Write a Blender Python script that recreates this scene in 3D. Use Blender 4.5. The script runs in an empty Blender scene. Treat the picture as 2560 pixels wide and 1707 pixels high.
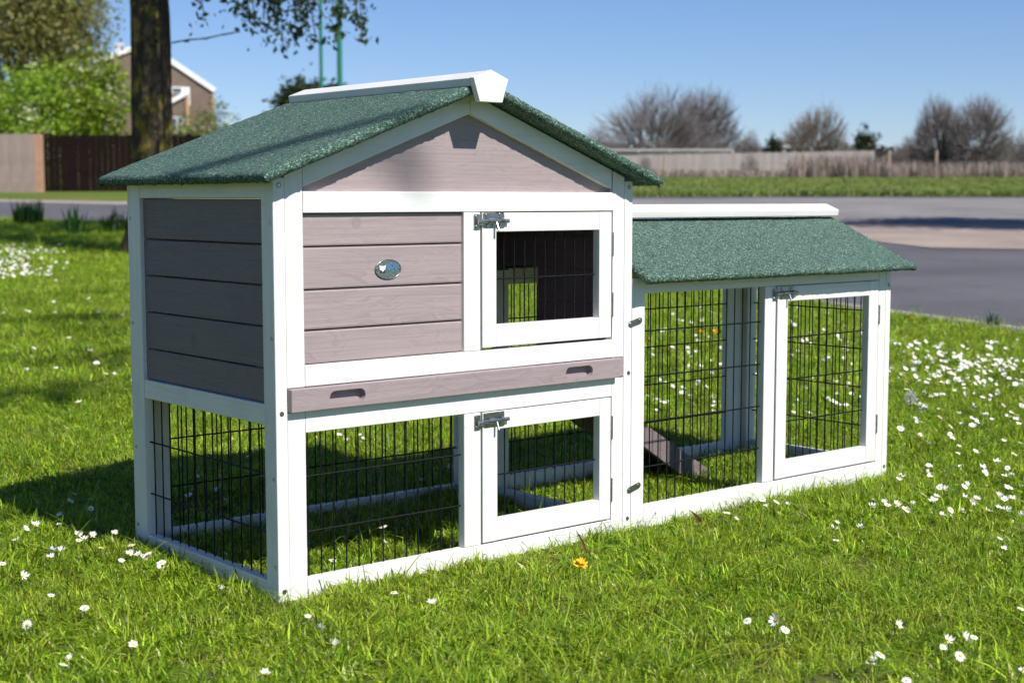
import bpy, bmesh, math, random
import numpy as np
from mathutils import Matrix, Vector

scene = bpy.context.scene
COL = scene.collection
R = math.radians

# ------------------------------------------------------------------ camera
FPX, PITCH, YAW = 3671.6, R(5.533), R(-40.116)
CAM = np.array([-1.28602, -2.14835, 0.69185])
FW = np.array([-math.sin(YAW)*math.cos(PITCH), math.cos(YAW)*math.cos(PITCH), -math.sin(PITCH)])
RT = np.array([math.cos(YAW), math.sin(YAW), 0.0])
UP = np.cross(RT, FW)
FH = np.array([-math.sin(YAW), math.cos(YAW), 0.0])          # level forward
cd = bpy.data.cameras.new('camera'); cam = bpy.data.objects.new('camera', cd); COL.objects.link(cam)
m = Matrix.Identity(4)
for i in range(3):
    m[i][0], m[i][1], m[i][2], m[i][3] = RT[i], UP[i], -FW[i], CAM[i]
cam.matrix_world = m
cd.sensor_width = 36; cd.lens = FPX/2560*36; cd.clip_start = .05; cd.clip_end = 3000
cd.dof.use_dof = True; cd.dof.focus_distance = 2.85; cd.dof.aperture_fstop = 6.3
scene.camera = cam

# ------------------------------------------------------------------ sky, sun, exposure
SUN = np.array([.0398, -.6597, .7504]); SUN /= np.linalg.norm(SUN)
world = bpy.data.worlds.new('World'); scene.world = world; world.use_nodes = True
wn = world.node_tree.nodes; wl = world.node_tree.links
sky = wn.new('ShaderNodeTexSky'); sky.sky_type = 'NISHITA'; sky.sun_disc = False
sky.sun_elevation = math.asin(SUN[2]); sky.sun_rotation = math.atan2(SUN[0], SUN[1])
sky.altitude = 0; sky.air_density = .95; sky.dust_density = 0.0; sky.ozone_density = 10.0
wn['Background'].inputs['Strength'].default_value = .084
tint = wn.new('ShaderNodeMix'); tint.data_type = 'RGBA'; tint.blend_type = 'MULTIPLY'; tint.inputs[0].default_value = 1.0
tint.inputs[7].default_value = (1.06, .965, 1.0, 1)
wl.new(sky.outputs[0], tint.inputs[6]); wl.new(tint.outputs[2], wn['Background'].inputs['Color'])
ld = bpy.data.lights.new('sun', 'SUN'); ld.energy = 5.0; ld.angle = R(.53); ld.color = (1, .965, .90)
sun = bpy.data.objects.new('sun', ld); COL.objects.link(sun)
sun.rotation_euler = Vector(SUN).to_track_quat('Z', 'Y').to_euler(); sun.location = (0, -6, 8)
scene.view_settings.view_transform = 'Standard'; scene.view_settings.look = 'None'
scene.view_settings.exposure = 0.46; scene.view_settings.gamma = 1.0
scene.cycles.use_denoising = True
scene.cycles.max_bounces = 5; scene.cycles.diffuse_bounces = 3; scene.cycles.glossy_bounces = 2; scene.cycles.transmission_bounces = 2
scene.cycles.use_adaptive_sampling = True; scene.cycles.adaptive_threshold = .03

# ------------------------------------------------------------------ coordinates
def gz(s):                                   # height of the ground, s metres ahead of the camera
    s = np.asarray(s, float)
    q = .026*(s-2.4)**2/4.2
    return np.where(s < 2.4, 0, np.where(s < 4.5, q, .0273+.026*(s-4.5)))
def us(p): d = np.asarray(p)[..., :2]-CAM[:2]; return d@RT[:2], d@FH[:2]
def ground(u, s, dz=0.0):
    u, s = np.broadcast_arrays(np.asarray(u, float), np.asarray(s, float))
    xy = CAM[:2]+u[..., None]*RT[:2]+s[..., None]*FH[:2]
    return np.concatenate([xy, (gz(s)+dz)[..., None]], -1)
def at(px, py, s):                           # pixel ray taken to s metres ahead
    d = FW+RT*(px-1280)/FPX-UP*(py-853.5)/FPX
    return CAM+d*(s/(d@FH))
def gpx(px, py, dz=0.0):                     # where a pixel ray meets the ground (plus dz)
    d = FW+RT*(px-1280)/FPX-UP*(py-853.5)/FPX; d = d/(d@FH)
    lo, hi = .5, 400.
    for _ in range(50):
        mid = (lo+hi)/2
        if CAM[2]+d[2]*mid > gz(mid)+dz: lo = mid
        else: hi = mid
    return CAM+d*lo
def base(px, s):                             # ground point under a picture column, s metres ahead
    p = at(px, 498, s); u, s2 = us(p); return ground(u, s2)
def snoise(p, seed, scale):                  # smooth value noise for scatter
    rng = np.random.default_rng(seed); g = rng.random((64, 64))
    q = np.asarray(p)[..., :2]*scale+37.3; i = np.floor(q).astype(int); f = q-i; f = f*f*(3-2*f)
    a = g[i[..., 0] % 64, i[..., 1] % 64]; b = g[(i[..., 0]+1) % 64, i[..., 1] % 64]
    c = g[i[..., 0] % 64, (i[..., 1]+1) % 64]; d = g[(i[..., 0]+1) % 64, (i[..., 1]+1) % 64]
    return (a*(1-f[..., 0])+b*f[..., 0])*(1-f[..., 1])+(c*(1-f[..., 0])+d*f[..., 0])*f[..., 1]

# ------------------------------------------------------------------ materials
class NT:
    def __init__(s, name):
        s.m = bpy.data.materials.new(name); s.m.use_nodes = True
        s.t = s.m.node_tree; s.n = s.t.nodes; s.bsdf = s.n['Principled BSDF']; s.out = s.n['Material Output']
    def add(s, typ, ins=None, **kw):
        nd = s.n.new(typ)
        for k, v in kw.items(): setattr(nd, k, v)
        for k, v in (ins or {}).items():
            if isinstance(v, bpy.types.NodeSocket): s.t.links.new(v, nd.inputs[k])
            else: nd.inputs[k].default_value = v
        return nd
    def link(s, a, b): s.t.links.new(a, b)
    def ramp(s, fac, stops, interp='LINEAR'):
        r = s.n.new('ShaderNodeValToRGB'); s.t.links.new(fac, r.inputs[0]); cr = r.color_ramp; cr.interpolation = interp
        while len(cr.elements) < len(stops): cr.elements.new(.5)
        for e, (p, c) in zip(cr.elements, stops): e.position = p; e.color = (*c, 1) if len(c) == 3 else c
        return r.outputs[0]
    def mix(s, fac, a, b, blend='MIX'):
        nd = s.n.new('ShaderNodeMix'); nd.data_type = 'RGBA'; nd.blend_type = blend
        for i, v in ((0, fac), (6, a), (7, b)):
            if isinstance(v, bpy.types.NodeSocket): s.t.links.new(v, nd.inputs[i])
            else: nd.inputs[i].default_value = (*v, 1) if isinstance(v, tuple) and len(v) == 3 else v
        return nd.outputs[2]
    def math(s, op, a, b=0.0):
        nd = s.n.new('ShaderNodeMath'); nd.operation = op
        for i, v in ((0, a), (1, b)):
            if isinstance(v, bpy.types.NodeSocket): s.t.links.new(v, nd.inputs[i])
            else: nd.inputs[i].default_value = v
        return nd.outputs[0]
    def bump(s, h, strength=.3, dist=.002, normal=None):
        b = s.add('ShaderNodeBump', {'Strength': strength, 'Distance': dist, 'Height': h})
        if normal is not None: s.link(normal, b.inputs['Normal'])
        return b.outputs[0]
    def set(s, color=None, rough=None, metal=None, normal=None, spec=None):
        for k, v in (('Base Color', color), ('Roughness', rough), ('Metallic', metal), ('Normal', normal), ('Specular IOR Level', spec)):
            if v is None: continue
            if isinstance(v, bpy.types.NodeSocket): s.t.links.new(v, s.bsdf.inputs[k])
            else: s.bsdf.inputs[k].default_value = (*v, 1) if k == 'Base Color' else v
        return s.m

def grain_coords(t, axis, along=3.0, across=55.0, amp=6.0):
    co = t.add('ShaderNodeTexCoord').outputs['Object']
    rnd = t.add('ShaderNodeObjectInfo').outputs['Random']; t.rnd = rnd
    off = t.add('ShaderNodeCombineXYZ', {0: t.math('MULTIPLY', rnd, amp), 1: t.math('MULTIPLY', rnd, amp*1.7), 2: t.math('MULTIPLY', rnd, amp*.6)}).outputs[0]
    v = t.add('ShaderNodeVectorMath', {0: co, 1: off}, operation='ADD').outputs[0]
    sc = [across]*3; sc['xyz'.index(axis)] = along
    return co, v, t.add('ShaderNodeVectorMath', {0: v, 1: tuple(sc)}, operation='MULTIPLY').outputs[0]

def white_wood(axis):
    t = NT('white_painted_wood_'+axis)
    co, v, g = grain_coords(t, axis, 2.5, 130)
    n1 = t.add('ShaderNodeTexNoise', {'Vector': g, 'Scale': 1.0, 'Detail': 5.0, 'Roughness': .65}).outputs[0]
    n2 = t.add('ShaderNodeTexNoise', {'Vector': v, 'Scale': 9.0, 'Detail': 4.0}).outputs[0]
    n3 = t.add('ShaderNodeTexNoise', {'Vector': v, 'Scale': 60.0, 'Detail': 3.0}).outputs[0]
    c = t.ramp(n1, [(.25, (.58, .565, .525)), (.45, (.70, .692, .660)), (.75, (.745, .74, .71))])
    c = t.mix(t.ramp(n2, [(.48, (0, 0, 0)), (.72, (.6, .6, .6))]), c, (.62, .61, .56))
    # small knots showing through the paint and a few nicks
    vor = t.add('ShaderNodeTexVoronoi', {'Vector': v, 'Scale': 7.0}, feature='F1').outputs[0]
    c = t.mix(t.ramp(vor, [(.03, (.35, .35, .35)), (.075, (0, 0, 0))]), c, (.54, .51, .44))
    c = t.mix(t.ramp(n3, [(.72, (0, 0, 0)), (.76, (.5, .5, .5))]), c, (.55, .47, .38))
    return t.set(c, t.ramp(n1, [(.3, (.5, .5, .5)), (.7, (.38, .38, .38))]), normal=t.bump(n1, .35, .0009))

def mauve_wood(axis, k=.88):
    t = NT('mauve_stained_wood_'+axis)
    co, v, g = grain_coords(t, axis, 1.6, 30)
    warp = t.add('ShaderNodeTexNoise', {'Vector': v, 'Scale': 5.0, 'Detail': 2.0}).outputs['Color']
    gv = t.add('ShaderNodeVectorMath', {0: g, 1: t.add('ShaderNodeVectorMath', {0: warp, 1: (2.2, 2.2, 2.2)}, operation='MULTIPLY').outputs[0]}, operation='ADD').outputs[0]
    rings = t.add('ShaderNodeTexNoise', {'Vector': gv, 'Scale': 1.2, 'Detail': 2.5, 'Distortion': .6}).outputs[0]
    fib = t.add('ShaderNodeTexNoise', {'Vector': t.add('ShaderNodeVectorMath', {0: g, 1: (4, 9, 9) if axis == 'x' else (9, 4, 9)}, operation='MULTIPLY').outputs[0], 'Scale': 1.0, 'Detail': 4.0}).outputs[0]
    tone = t.add('ShaderNodeTexNoise', {'Vector': v, 'Scale': 3.0, 'Detail': 2.0}).outputs[0]
    band = t.math('FRACT', t.math('MULTIPLY', rings, 9.0))
    c = t.ramp(band, [(0, (.375, .300, .312)), (.75, (.335, .272, .290)), (.93, (.295, .238, .252)), (1, (.375, .300, .312))])
    c = t.mix(t.ramp(tone, [(.35, (0, 0, 0)), (.7, (.6, .6, .6))]), c, (.40, .325, .325))
    c = t.mix(t.ramp(fib, [(.3, (.45, .45, .45)), (.6, (0, 0, 0))]), c, (.25, .205, .215))
    vor = t.add('ShaderNodeTexVoronoi', {'Vector': v, 'Scale': 6.0}, feature='F1').outputs[0]
    c = t.mix(t.ramp(vor, [(.02, (.75, .75, .75)), (.05, (.2, .2, .2)), (.065, (.5, .5, .5)), (.085, (0, 0, 0))]), c, (.22, .18, .20))
    c = t.mix(t.math('MULTIPLY', t.rnd, .35), c, t.mix(1.0, c, (.80, .80, .84), 'MULTIPLY'))
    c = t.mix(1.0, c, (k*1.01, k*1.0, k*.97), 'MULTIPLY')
    return t.set(c, .6, normal=t.bump(fib, .4, .0008), spec=.35)

def felt():
    t = NT('green_mineral_felt')
    co = t.add('ShaderNodeTexCoord').outputs['Object']
    vo = t.add('ShaderNodeTexVoronoi', {'Vector': co, 'Scale': 430.0, 'Randomness': 1.0})
    r = t.add('ShaderNodeSeparateColor', {0: vo.outputs['Color']}).outputs
    n = t.add('ShaderNodeTexNoise', {'Vector': co, 'Scale': 14.0, 'Detail': 5.0}).outputs[0]
    c = t.ramp(r[0], [(0, (.003, .010, .007)), (.25, (.015, .044, .031)), (.55, (.052, .116, .083)), (.82, (.114, .206, .152)), (.95, (.24, .34, .275)), (1, (.46, .54, .49))])
    c = t.mix(.18, c, t.ramp(n, [(.3, (.045, .095, .076)), (.7, (.080, .160, .128))]))
    h = t.math('SUBTRACT', r[1], t.math('MULTIPLY', vo.outputs['Distance'], 1.2))
    return t.set(c, .75, normal=t.bump(h, .9, .0016), spec=.4)

def simple(name, col, rough=.6, metal=0., spec=.5, noise=None):
    t = NT(name)
    if noise:
        sc, c2, d = noise
        co = t.add('ShaderNodeTexCoord').outputs['Object']
        n = t.add('ShaderNodeTexNoise', {'Vector': co, 'Scale': sc, 'Detail': 6.0, 'Roughness': .65}).outputs[0]
        c = t.ramp(n, [(.3, col), (.7, c2)])
        return t.set(c, rough, metal, t.bump(n, .5, d) if d else None, spec)
    return t.set(col, rough, metal, spec=spec)

def leafy(name, dark, light, trans=.35, rough=.5, accent=None, patch=False):
    """leaf / blade material: tint attribute picks the colour, thin faces let light through"""
    t = NT(name)
    a = t.add('ShaderNodeAttribute', attribute_name='tint').outputs['Fac']
    stops = [(0, dark), (.80 if accent else 1, light)]
    if accent: stops += [(.84, accent), (1, accent)]
    c = t.ramp(a, stops)
    if patch:
        pos = t.add('ShaderNodeNewGeometry').outputs['Position']
        pn = t.add('ShaderNodeTexNoise', {'Vector': pos, 'Scale': 3.2, 'Detail': 5.0, 'Roughness': .65}).outputs[0]
        pm = t.add('ShaderNodeTexNoise', {'Vector': pos, 'Scale': 11.0, 'Detail': 3.0}).outputs[0]
        c = t.mix(t.ramp(pn, [(.46, (0, 0, 0)), (.66, (.6, .6, .6))]), c, t.mix(.45, c, (.40, .44, .06)))
        c = t.mix(t.ramp(pm, [(.30, (.55, .55, .55)), (.48, (0, 0, 0))]), c, t.mix(1.0, c, (.55, .75, .6), 'MULTIPLY'))
    rnd = t.add('ShaderNodeObjectInfo').outputs['Random']
    hs = t.add('ShaderNodeHueSaturation', {'Hue': t.math('ADD', .485, t.math('MULTIPLY', rnd, .03)), 'Value': t.math('ADD', .7, t.math('MULTIPLY', rnd, .6)), 'Color': c}).outputs[0]
    t.set(hs, rough, spec=.3)
    tr = t.add('ShaderNodeBsdfTranslucent', {'Color': hs})
    mx = t.add('ShaderNodeMixShader', {0: trans, 1: t.bsdf.outputs[0], 2: tr.outputs[0]})
    t.link(mx.outputs[0], t.out.inputs[0])
    return t.m

WX, WY, WZ = white_wood('x'), white_wood('y'), white_wood('z')
MX, MY = mauve_wood('x'), mauve_wood('y', .54)          # darker tone for side-wall planks, run gable and ramp
FELT = felt()
WIRE = simple('black_coated_wire', (.004, .004, .005), .55, spec=.25)
STEEL = simple('zinc_plated_steel', (.30, .30, .31), .30, 1.0, noise=(140, (.50, .50, .51), 0))
DARK = simple('recess_shade_colour', (.03, .025, .02), .8)

# ------------------------------------------------------------------ mesh helpers
def link(o, parent=None):
    COL.objects.link(o)
    if parent is not None: o.parent = parent
    return o
def np_mesh(name, V, F, mat, tint=None, smooth=False):
    V = np.asarray(V, np.float32); F = np.asarray(F, np.int32); k = F.shape[1]
    me = bpy.data.meshes.new(name)
    me.vertices.add(len(V)); me.vertices.foreach_set('co', V.ravel())
    me.loops.add(F.size); me.loops.foreach_set('vertex_index', F.ravel())
    me.polygons.add(len(F)); me.polygons.foreach_set('loop_start', np.arange(0, F.size, k, dtype=np.int32))
    me.polygons.foreach_set('loop_total', np.full(len(F), k, np.int32))
    if smooth: me.polygons.foreach_set('use_smooth', np.ones(len(F), bool))
    if tint is not None:
        at_ = me.attributes.new('tint', 'FLOAT', 'POINT'); at_.data.foreach_set('value', np.asarray(tint, np.float32))
    me.update(calc_edges=True)
    for mm in (mat if isinstance(mat, (list, tuple)) else [mat]): me.materials.append(mm)
    return me
def ob(name, me, parent=None): return link(bpy.data.objects.new(name, me), parent)
def bm_ob(name, bm, mat, parent=None, smooth=False):
    me = bpy.data.meshes.new(name); bm.normal_update(); bm.to_mesh(me); bm.free(); me.materials.append(mat)
    if smooth:
        for p in me.polygons: p.use_smooth = True
    return ob(name, me, parent)
def empty(name, loc=(0, 0, 0)):
    o = bpy.data.objects.new(name, None); o.location = loc; o.empty_display_size = .1; COL.objects.link(o); return o
def tag(o, label, cat, group=None, kind=None):
    o['label'] = label; o['category'] = cat
    if group: o['group'] = group
    if kind: o['kind'] = kind
    return o
def struct(o): o['kind'] = 'structure'; return o
def box_bm(x0, x1, y0, y1, z0, z1, bev=.0014):
    bm = bmesh.new(); bmesh.ops.create_cube(bm, size=1)
    for v in bm.verts:
        v.co = ((x0+x1)/2+v.co.x*(x1-x0), (y0+y1)/2+v.co.y*(y1-y0), (z0+z1)/2+v.co.z*(z1-z0))
    if bev: bmesh.ops.bevel(bm, geom=bm.edges[:], offset=bev, segments=2, affect='EDGES', profile=.5)
    return bm
def bar(name, x0, x1, y0, y1, z0, z1, mat, parent, bev=.0014):
    return bm_ob(name, box_bm(x0, x1, y0, y1, z0, z1, bev), mat, parent)
def prism_bm(pts, a0, a1, axis='y', bev=.0012):
    bm = bmesh.new()
    f3 = (lambda p, a: (p[0], a, p[1])) if axis == 'y' else ((lambda p, a: (a, p[0], p[1])) if axis == 'x' else (lambda p, a: (p[0], p[1], a)))
    va = [bm.verts.new(f3(p, a0)) for p in pts]; vb = [bm.verts.new(f3(p, a1)) for p in pts]; n = len(pts)
    bm.faces.new(va); bm.faces.new(vb[::-1])
    for i in range(n): bm.faces.new((va[i], vb[i], vb[(i+1) % n], va[(i+1) % n]))
    bmesh.ops.recalc_face_normals(bm, faces=bm.faces[:])
    if bev: bmesh.ops.bevel(bm, geom=bm.edges[:], offset=bev, segments=2, affect='EDGES', profile=.5)
    return bm
def prism(name, pts, a0, a1, mat, parent, axis='y', bev=.0012): return bm_ob(name, prism_bm(pts, a0, a1, axis, bev), mat, parent)
def tubes(P0, P1, R0, R1, k=5):
    P0, P1 = np.asarray(P0, float), np.asarray(P1, float); R0, R1 = np.asarray(R0, float), np.asarray(R1, float)
    d = P1-P0; d /= np.linalg.norm(d, axis=1, keepdims=True)+1e-9
    ref = np.where(np.abs(d[:, 2:3]) < .9, [[0, 0, 1.]], [[1., 0, 0]])
    a = np.cross(d, ref); a /= np.linalg.norm(a, axis=1, keepdims=True); b = np.cross(d, a)
    th = np.arange(k)*2*np.pi/k
    ring = a[:, None]*np.cos(th)[None, :, None]+b[:, None]*np.sin(th)[None, :, None]
    V = np.concatenate([P0[:, None]+ring*R0[:, None, None], P1[:, None]+ring*R1[:, None, None]], 1)
    j = np.arange(k); jn = (j+1) % k
    F = np.stack([j, jn, jn+k, j+k], 1)[None]+(np.arange(len(P0))*2*k)[:, None, None]
    return V.reshape(-1, 3), F.reshape(-1, 4)
def wire_mesh(p0, p1, r, k=6):
    V, F = tubes([p0], [p1], [r], [r], k); return V, F
def leaves(P, size, rng, aspect=.55, droop=0.0, up=0.0):
    """one diamond leaf (two triangles) at each point"""
    n = len(P); d = rng.normal(size=(n, 3)); d[:, 2] = d[:, 2]*.7-droop+up; d /= np.linalg.norm(d, axis=1, keepdims=True)
    w = np.cross(d, rng.normal(size=(n, 3))); w /= np.linalg.norm(w, axis=1, keepdims=True)
    nn = np.cross(d, w)
    L = (size*rng.uniform(.6, 1.3, n))[:, None]
    V = np.stack([P, P+d*L*.45+w*L*aspect*.5+nn*L*.08, P+d*L, P+d*L*.45-w*L*aspect*.5+nn*L*.08], 1).reshape(-1, 3)
    F = np.arange(n*4).reshape(n, 4)
    return V, F

# ------------------------------------------------------------------ ground, roads
def sheet(name, poly_us, mat, dz, parent=None, steps=None):
    """flat polygon given in (u, s), laid on the ground"""
    bm = bmesh.new(); P = ground([p[0] for p in poly_us], [p[1] for p in poly_us], dz)
    bm.faces.new([bm.verts.new(p) for p in P]); bmesh.ops.recalc_face_normals(bm, faces=bm.faces[:])
    if bm.faces[:][0].normal.z < 0: bmesh.ops.reverse_faces(bm, faces=bm.faces[:])
    return bm_ob(name, bm, mat, parent)

def lawn_mat():
    t = NT('lawn_ground'); co = t.add('ShaderNodeTexCoord').outputs['Object']
    n1 = t.add('ShaderNodeTexNoise', {'Vector': co, 'Scale': 1.3, 'Detail': 8.0, 'Roughness': .7}).outputs[0]
    n2 = t.add('ShaderNodeTexNoise', {'Vector': co, 'Scale': 60.0, 'Detail': 6.0, 'Roughness': .75}).outputs[0]
    n3 = t.add('ShaderNodeTexNoise', {'Vector': co, 'Scale': .22, 'Detail': 4.0}).outputs[0]
    c = t.ramp(n2, [(.3, (.045, .075, .012)), (.55, (.110, .175, .022)), (.75, (.190, .255, .036))])
    c = t.mix(t.ramp(n1, [(.45, (0, 0, 0)), (.7, (.5, .5, .5))]), c, (.13, .13, .045))
    c = t.mix(t.ramp(n3, [(.4, (0, 0, 0)), (.65, (.5, .5, .5))]), c, (.05, .115, .012))
    n4 = t.add('ShaderNodeTexNoise', {'Vector': co, 'Scale': .6, 'Detail': 7.0, 'Roughness': .7}).outputs[0]
    c = t.mix(t.ramp(n4, [(.44, (0, 0, 0)), (.62, (.7, .7, .7))]), c, (.19, .165, .06))
    return t.set(c, .9, normal=t.bump(n2, .9, .02), spec=.1)
def asphalt_mat(name, a, b):
    t = NT(name); co = t.add('ShaderNodeTexCoord').outputs['Object']
    n1 = t.add('ShaderNodeTexNoise', {'Vector': co, 'Scale': 120.0, 'Detail': 4.0, 'Roughness': .8}).outputs[0]
    n2 = t.add('ShaderNodeTexNoise', {'Vector': co, 'Scale': .9, 'Detail': 6.0}).outputs[0]
    n3 = t.add('ShaderNodeTexNoise', {'Vector': co, 'Scale': 7.0, 'Detail': 6.0}).outputs[0]
    c = t.mix(t.ramp(n1, [(.35, (0, 0, 0)), (.7, (1, 1, 1))]), a, b)
    c = t.mix(t.ramp(n2, [(.35, (0, 0, 0)), (.7, (.55, .55, .55))]), c, tuple(x*1.35 for x in b))
    c = t.mix(t.ramp(n3, [(.55, (0, 0, 0)), (.75, (.4, .4, .4))]), c, tuple(x*.7 for x in a))
    return t.set(c, .85, normal=t.bump(n1, .6, .006), spec=.3)
LAWN = lawn_mat()
ASPHALT = asphalt_mat('road_asphalt', (.062, .060, .068), (.108, .104, .115))
ASPHALT_OLD = asphalt_mat('worn_asphalt', (.13, .12, .118), (.21, .195, .19))
GRAVEL = asphalt_mat('pink_gravel', (.18, .138, .118), (.31, .25, .215))
KERB = simple('concrete_kerb', (.20, .175, .155), .9, noise=(30, (.29, .25, .225), .004))

srows = np.concatenate([[-40, -5], np.linspace(0, 4.5, 46), [6, 8, 12, 20, 40, 80, 160, 400, 1200]])
ucols = np.array([-900, -200, -60, -20, -8, -3, 0, 3, 8, 20, 60, 200, 900.])
SS, UU = np.meshgrid(srows, ucols, indexing='ij'); GV = ground(UU, SS).reshape(-1, 3)
nr, nc = len(srows), len(ucols)
GF = np.array([[i*nc+j, i*nc+j+1, (i+1)*nc+j+1, (i+1)*nc+j] for i in range(nr-1) for j in range(nc-1)])
struct(ob('lawn', np_mesh('lawn', GV, GF, LAWN)))

def UV(px, py): p = gpx(px, py); return tuple(float(x) for x in us(p))
edge = [UV(2560, 832), UV(2230, 786), UV(1883, 738)]
e0 = np.array(edge[0]); e1 = np.array(edge[2]); dirn = (e0-e1)/np.linalg.norm(e0-e1)
near_edge = [tuple(e0+dirn*2.2), edge[0], edge[1], edge[2], UV(1500, 690), UV(900, 620), UV(303, 560), UV(0, 549), UV(-900, 530)]
far_edge = [UV(-900, 506), UV(0, 505), UV(300, 511), UV(700, 503), UV(1300, 494), UV(2000, 491), UV(2560, 492), UV(4200, 492)]
far_r = tuple(np.array(near_edge[0])+np.array([16., .05]))
road = struct(sheet('road', near_edge+far_edge+[far_r], ASPHALT, .004))
struct(sheet('worn_road', [UV(1560, 500), UV(2000, 496), UV(2560, 497), UV(3600, 497), UV(3600, 545), UV(2560, 556), UV(2250, 557), UV(2080, 560), UV(1900, 540), UV(1560, 522)], ASPHALT_OLD, .008))
struct(sheet('gravel_strip', [UV(2000, 575), UV(2110, 566), UV(2260, 560), UV(2560, 559), UV(3300, 556), UV(3300, 640), UV(2560, 626), UV(2330, 623), UV(2200, 608), UV(2070, 590)], GRAVEL, .012))
def kerb_line(name, pts, w, h):
    pts = np.array(pts); V = []; F = []
    for i, p in enumerate(pts):
        d = pts[min(i+1, len(pts)-1)]-pts[max(i-1, 0)]; d = d/np.linalg.norm(d); nrm = np.array([-d[1], d[0]])*w/2
        a, b = p+nrm, p-nrm
        ga, gb = ground(*a), ground(*b)
        V += [ga+[0, 0, h], gb+[0, 0, h], ga-[0, 0, .1], gb-[0, 0, .1]]
    for i in range(len(pts)-1):
        j = i*4; k = j+4
        F += [[j, k, k+1, j+1], [j, j+2, k+2, k], [j+1, k+1, k+3, j+3]]
    return struct(ob(name, np_mesh(name, V, F, KERB)))
kerb_line('kerb', near_edge, .12, .018)
kerb_line('kerb', far_edge[:4], .14, .05)

# ------------------------------------------------------------------ the hutch
hutch = tag(empty('rabbit_hutch'), 'two-storey white and mauve wooden rabbit hutch with green felt roofs and attached mesh run', 'rabbit hutch')
H = hutch
SL = .376                                                      # slope of the main roof
def roofz(x): return .7160+SL*(min(x, .847-x)+.039)            # underside of the main roof
XM = .4235
# side frames of the house (left, right)
for x0, x1 in ((0, .0225), (.8245, .847)):
    out = 0 if x0 == 0 else 1
    bar('corner_post', x0, x1, 0, .0395, 0, .728, WZ, H)
    bar('corner_post', x0, x1, .496, .549, 0, .728, WZ, H)
    bar('side_rail', x0+.001, x1-.001, .040, .4955, .6935, .729, WY, H)
    bar('side_rail', x0+.001, x1-.001, .040, .4955, .3050, .3410, WY, H)
    bar('side_rail', x0+.001, x1-.001, .040, .4955, -.01, .0330, WY, H)
zs = [.693, .615, .545, .474, .402, .341]
for a, b in zip(zs[1:], zs[:-1]):
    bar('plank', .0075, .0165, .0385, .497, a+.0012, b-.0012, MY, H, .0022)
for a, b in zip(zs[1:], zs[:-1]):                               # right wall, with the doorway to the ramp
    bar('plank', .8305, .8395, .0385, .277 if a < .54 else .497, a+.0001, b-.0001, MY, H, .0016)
# front frame
def post_top(name, x0, x1, mat):
    prism(name, [(x0, .3700), (x1, .3700), (x1, roofz(x1)-.003), (x0, roofz(x0)-.003)], .0006, .0205, mat, H)
post_top('stile', .0230, .0587, WZ); post_top('stile', .7917, .8240, WZ)
bar('stile', .0230, .0587, .0006, .0205, -.005, .3275, WZ, H)
bar('stile', .7917, .8240, .0006, .0205, -.005, .3275, WZ, H)
bar('rail', .0592, .7912, 0, .0200, .6682, .7050, WX, H)
bar('rail', .0592, .7912, 0, .0200, .3705, .4069, WX, H)
bar('rail', .0592, .7912, .0004, .0200, .2900, .3275, WX, H)
bar('rail', .0592, .7912, .0004, .0200, -.01, .0335, WX, H)
bar('stile', .4081, .4475, .0010, .0200, .4074, .6677, WZ, H)
bar('stile', .4075, .4475, .0010, .0200, .0340, .2895, WZ, H)
def rake_z(x): return .849-SL*abs(x-XM)
for s in (-1, 1):
    xs = .0592 if s < 0 else .7878
    prism('rake_board', [(xs, rake_z(xs)), (XM+.0003*s, .849), (XM+.0003*s, roofz(XM)-.003), (xs, roofz(xs)-.003)], .0003, .0200, WX, H)
prism('gable_panel', [(.055, .700), (.792, .700), (.792, rake_z(.79)+.004), (XM, .853), (.055, rake_z(.058)+.004)], .0120, .0165, MX, H, bev=0)
zf = [.668, .610, .536, .466, .407]
for a, b in zip(zf[1:], zf[:-1]):
    bar('plank', .0580, .4090, .0075, .0170, a+.0013, b-.0013, MX, H, .0028)
# back wall
bar('stile', .0230, .0690, .5285, .5485, -.005, .735, WZ, H); bar('stile', .8060, .824, .5285, .5485, -.005, .735, WZ, H)
bar('rail', .0695, .8055, .529, .548, .693, .729, WX, H); bar('rail', .0695, .8055, .529, .548, .305, .341, WX, H)
bar('rail', .0695, .8055, .529, .548, -.01, .0280, WX, H)
for a, b in zip(zs[1:], zs[:-1]): bar('plank', .066, .809, .534, .543, a+.0012, b-.0012, MX, H, .0022)
prism('gable_panel', [(.023, .729), (.824, .729), (XM, roofz(XM)-.004)], .534, .540, MX, H, bev=0)
bar('floor', .0235, .8235, .021, .528, .3290, .3360, MX, H, 0)

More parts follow.
